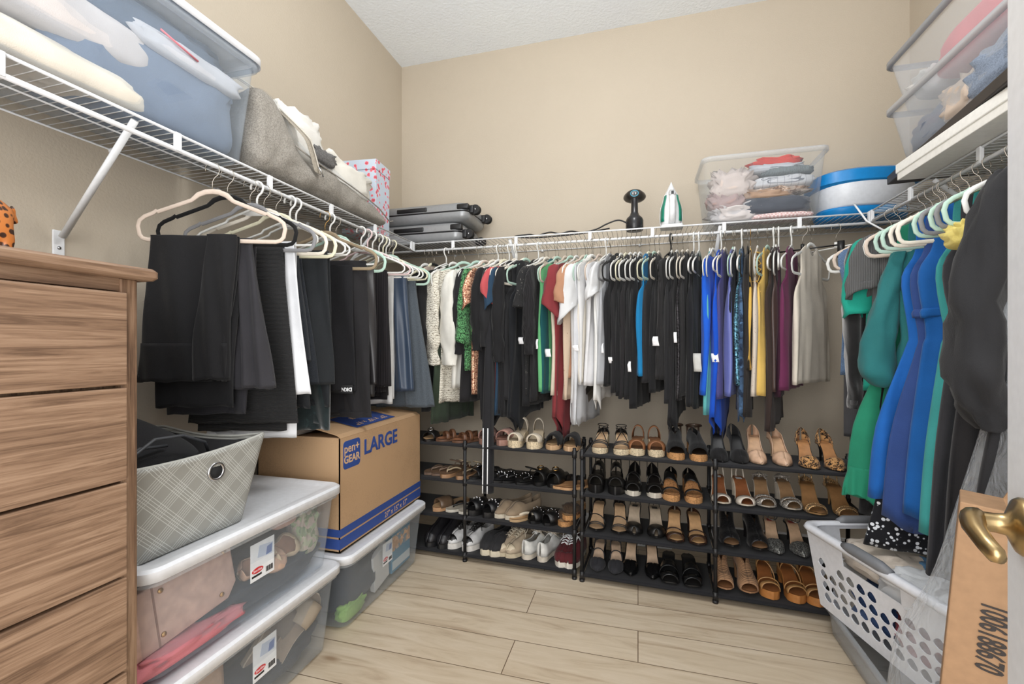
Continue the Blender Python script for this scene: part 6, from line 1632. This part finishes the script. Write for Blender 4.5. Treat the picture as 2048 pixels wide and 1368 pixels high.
# ------------------------------------------------------------------ laundry basket on a low bin, right foreground
bin_('low clear bin on the floor under the laundry basket', .715, 1.16, 1.30, 2.06, .002, .118, flare=.012, tint=(200, 204, 208), alpha=.2, cat='storage bin')
def laundry():
    ang = TH
    A = V((.64, 2.037, 0))
    t = thing('laundry_basket', 'white laundry basket with grey handles and drop shaped holes', 'laundry basket', (A.x, A.y, .121), ang)
    LX, LY, Hh = .43, .62, .30        # local x across, local -y towards the camera
    WB = solid((222, 224, 230), .4)
    def P2(side, u, v):
        """point on a wall: u along, v up, tapering towards the bottom"""
        i = .035 * (1 - v)
        if side == 'L': return V((i, -lerp(i, LY - i, u), Hh * v))
        if side == 'R': return V((LX - i, -lerp(i, LY - i, u), Hh * v))
        if side == 'F': return V((lerp(i, LX - i, u), -i, Hh * v))
        return V((lerp(i, LX - i, u), -LY + i, Hh * v))
    def wall(side, length, hand):
        """perforated panel: drop shaped holes cut as a cell mesh"""
        m = MB(); nu = int(length / .052); nv = 4
        us = [(.06 + .88 * k / nu) for k in range(nu + 1)]
        vs = [.10 + .56 * k / nv for k in range(nv + 1)]
        def quad(u0, u1, v0, v1):
            m.add([P2(side, u0, v0), P2(side, u1, v0), P2(side, u1, v1), P2(side, u0, v1)], [(0, 1, 2, 3)])
        quad(0, 1, 0, vs[0])
        quad(0, us[0], vs[0], vs[-1]); quad(us[-1], 1, vs[0], vs[-1])
        # top strip with a hand hole
        if hand:
            quad(0, .30, vs[-1], 1); quad(.70, 1, vs[-1], 1); quad(.30, .70, vs[-1], .74); quad(.30, .70, .93, 1)
        else: quad(0, 1, vs[-1], 1)
        NP = 12
        for a in range(nu):
            for b in range(nv):
                u0, u1, v0, v1 = us[a], us[a + 1], vs[b], vs[b + 1]
                cu, cv = (u0 + u1) / 2, (v0 + v1) / 2
                du, dv = (u1 - u0) / 2, (v1 - v0) / 2
                if (a + b) % 5 == 4 and b == 3: quad(u0, u1, v0, v1); continue
                outer, inner = [], []
                for k in range(NP):
                    th = 2 * pi * k / NP + pi / 4
                    c, s = cos(th), sin(th); q = max(abs(c), abs(s))
                    outer.append(P2(side, cu + du * c / q, cv + dv * s / q))
                    w = .88 * (1 - .4 * s) if s > 0 else .88
                    inner.append(P2(side, cu + du * w * c, cv + dv * (.92 if s > 0 else .66) * s))
                m.add(outer + inner, [(k, (k + 1) % NP, NP + (k + 1) % NP, NP + k) for k in range(NP)])
        return m
    wall('L', LY, True).build('side_wall', WB, t, smooth=False, solid=.003)
    wall('R', LY, True).build('side_wall', WB, t, smooth=False, solid=.003)
    wall('F', LX, True).build('end_wall', WB, t, smooth=False, solid=.003)
    wall('N', LX, True).build('end_wall', WB, t, smooth=False, solid=.003)
    i = .035
    MB().add([(i, -i, .002), (LX - i, -i, .002), (LX - i, -LY + i, .002), (i, -LY + i, .002)], [(0, 1, 2, 3)]).build('base', WB, t, smooth=False, solid=.003)
    def rr(o, z): return rrect(-o, LX + o, -LY - o, o, .05, z, 6)
    m = MB(); m.loft([rr(-.006, Hh - .012), rr(.012, Hh - .02), rr(.02, Hh - .008), rr(.014, Hh + .006), rr(-.004, Hh + .008), rr(-.012, Hh - .004)], False, False); m.build('rim', WB, t)
    GG = solid((118, 120, 124), .5)
    for pts in ([(-.004, -LY * .34, Hh + .004), (-.008, -LY * .4, Hh + .009), (-.008, -LY * .6, Hh + .009), (-.004, -LY * .66, Hh + .004)], [(LX * .3, .004, Hh + .004), (LX * .36, .008, Hh + .009), (LX * .64, .008, Hh + .009), (LX * .7, .004, Hh + .004)]):
        MB().tube(pts, .017, 12, radii=[.012, .018, .018, .012]).build('handle_grip', GG, t)
    return t
LB = laundry()
G4 = 'laundry in the basket'
def inb(x, y, z): return tuple(LB.matrix_basis @ V((x, y, z)))
LB_R = TH
for i, (lb_, c, kd, p, s, am) in enumerate([
    ('beige folded top on the laundry pile', (206, 194, 180), 'plain', (.17, -.21, .235), (.12, .13, .05), .35),
    ('blue knotted top on the laundry pile', (92, 134, 170), 'plain', (.26, -.33, .235), (.09, .07, .05), .5),
    ('white garment on the laundry near the plastic cover', (212, 214, 216), 'plain', (.14, -.40, .22), (.12, .13, .06), .4),
    ('dark red garment low in the laundry basket', (120, 36, 48), 'plain', (.14, -.46, .11), (.11, .12, .07), .3),
    ('navy blue garment in the middle of the laundry basket', (44, 66, 104), 'plain', (.14, -.27, .11), (.11, .11, .08), .3),
    ('pale garment at the far end of the laundry basket', (190, 188, 184), 'plain', (.16, -.12, .11), (.11, .08, .08), .3),
    ('dark blue garment at the back right of the laundry', (34, 36, 56), 'plain', (.30, -.15, .19), (.10, .12, .07), .4),
    ('dark garment filling the right half of the laundry basket', (60, 52, 60), 'plain', (.31, -.34, .11), (.09, .22, .08), .3)]):
    crumple('garment', cloth(c, kd), inb(*p), s, 110 + i, am, 2.4, lb_, 'garment', G4, rz=LB_R)

# ------------------------------------------------------------------ tall cardboard box behind the door edge
TALLC = solid((150, 118, 88), .85, var=.08)
def tallbox():
    # its printed face looks at the door opening
    a = V((.575, 1.03, 0)); b = V((.575 + .0875, 1.03 - .0485, 0))
    d = (b - a).normalized(); rz = math.atan2(d.y, d.x)
    t = thing('cardboard_box', 'narrow brown cardboard box with a printed number beside the door', 'box', (a.x - .078, a.y - .012, .002), rot=(0, R(4.2), rz))
    MB().box(0, .26, 0, .10, 0, .845).build('carton_body', TALLC, t, smooth=False, bevel=.002)
    m = MB(); m.grid([[(.06, .002, .845), (.25, .002, .845)], [(.05, -.006, .868), (.24, -.004, .872)], [(.055, -.016, .885), (.235, -.012, .888)]]); m.build('top_flap', TALLC, t, smooth=False, solid=.003)
    return t
TB = tallbox()
text_mesh('1006188670', .048, solid((44, 38, 36), .7), 'lettering', TB, Matrix.Translation((.054, -.0012, .622)) @ Matrix.Rotation(R(90), 4, 'X') @ Matrix.Rotation(R(-90), 4, 'Z'), .0006, bold=.0008, sx=.5)
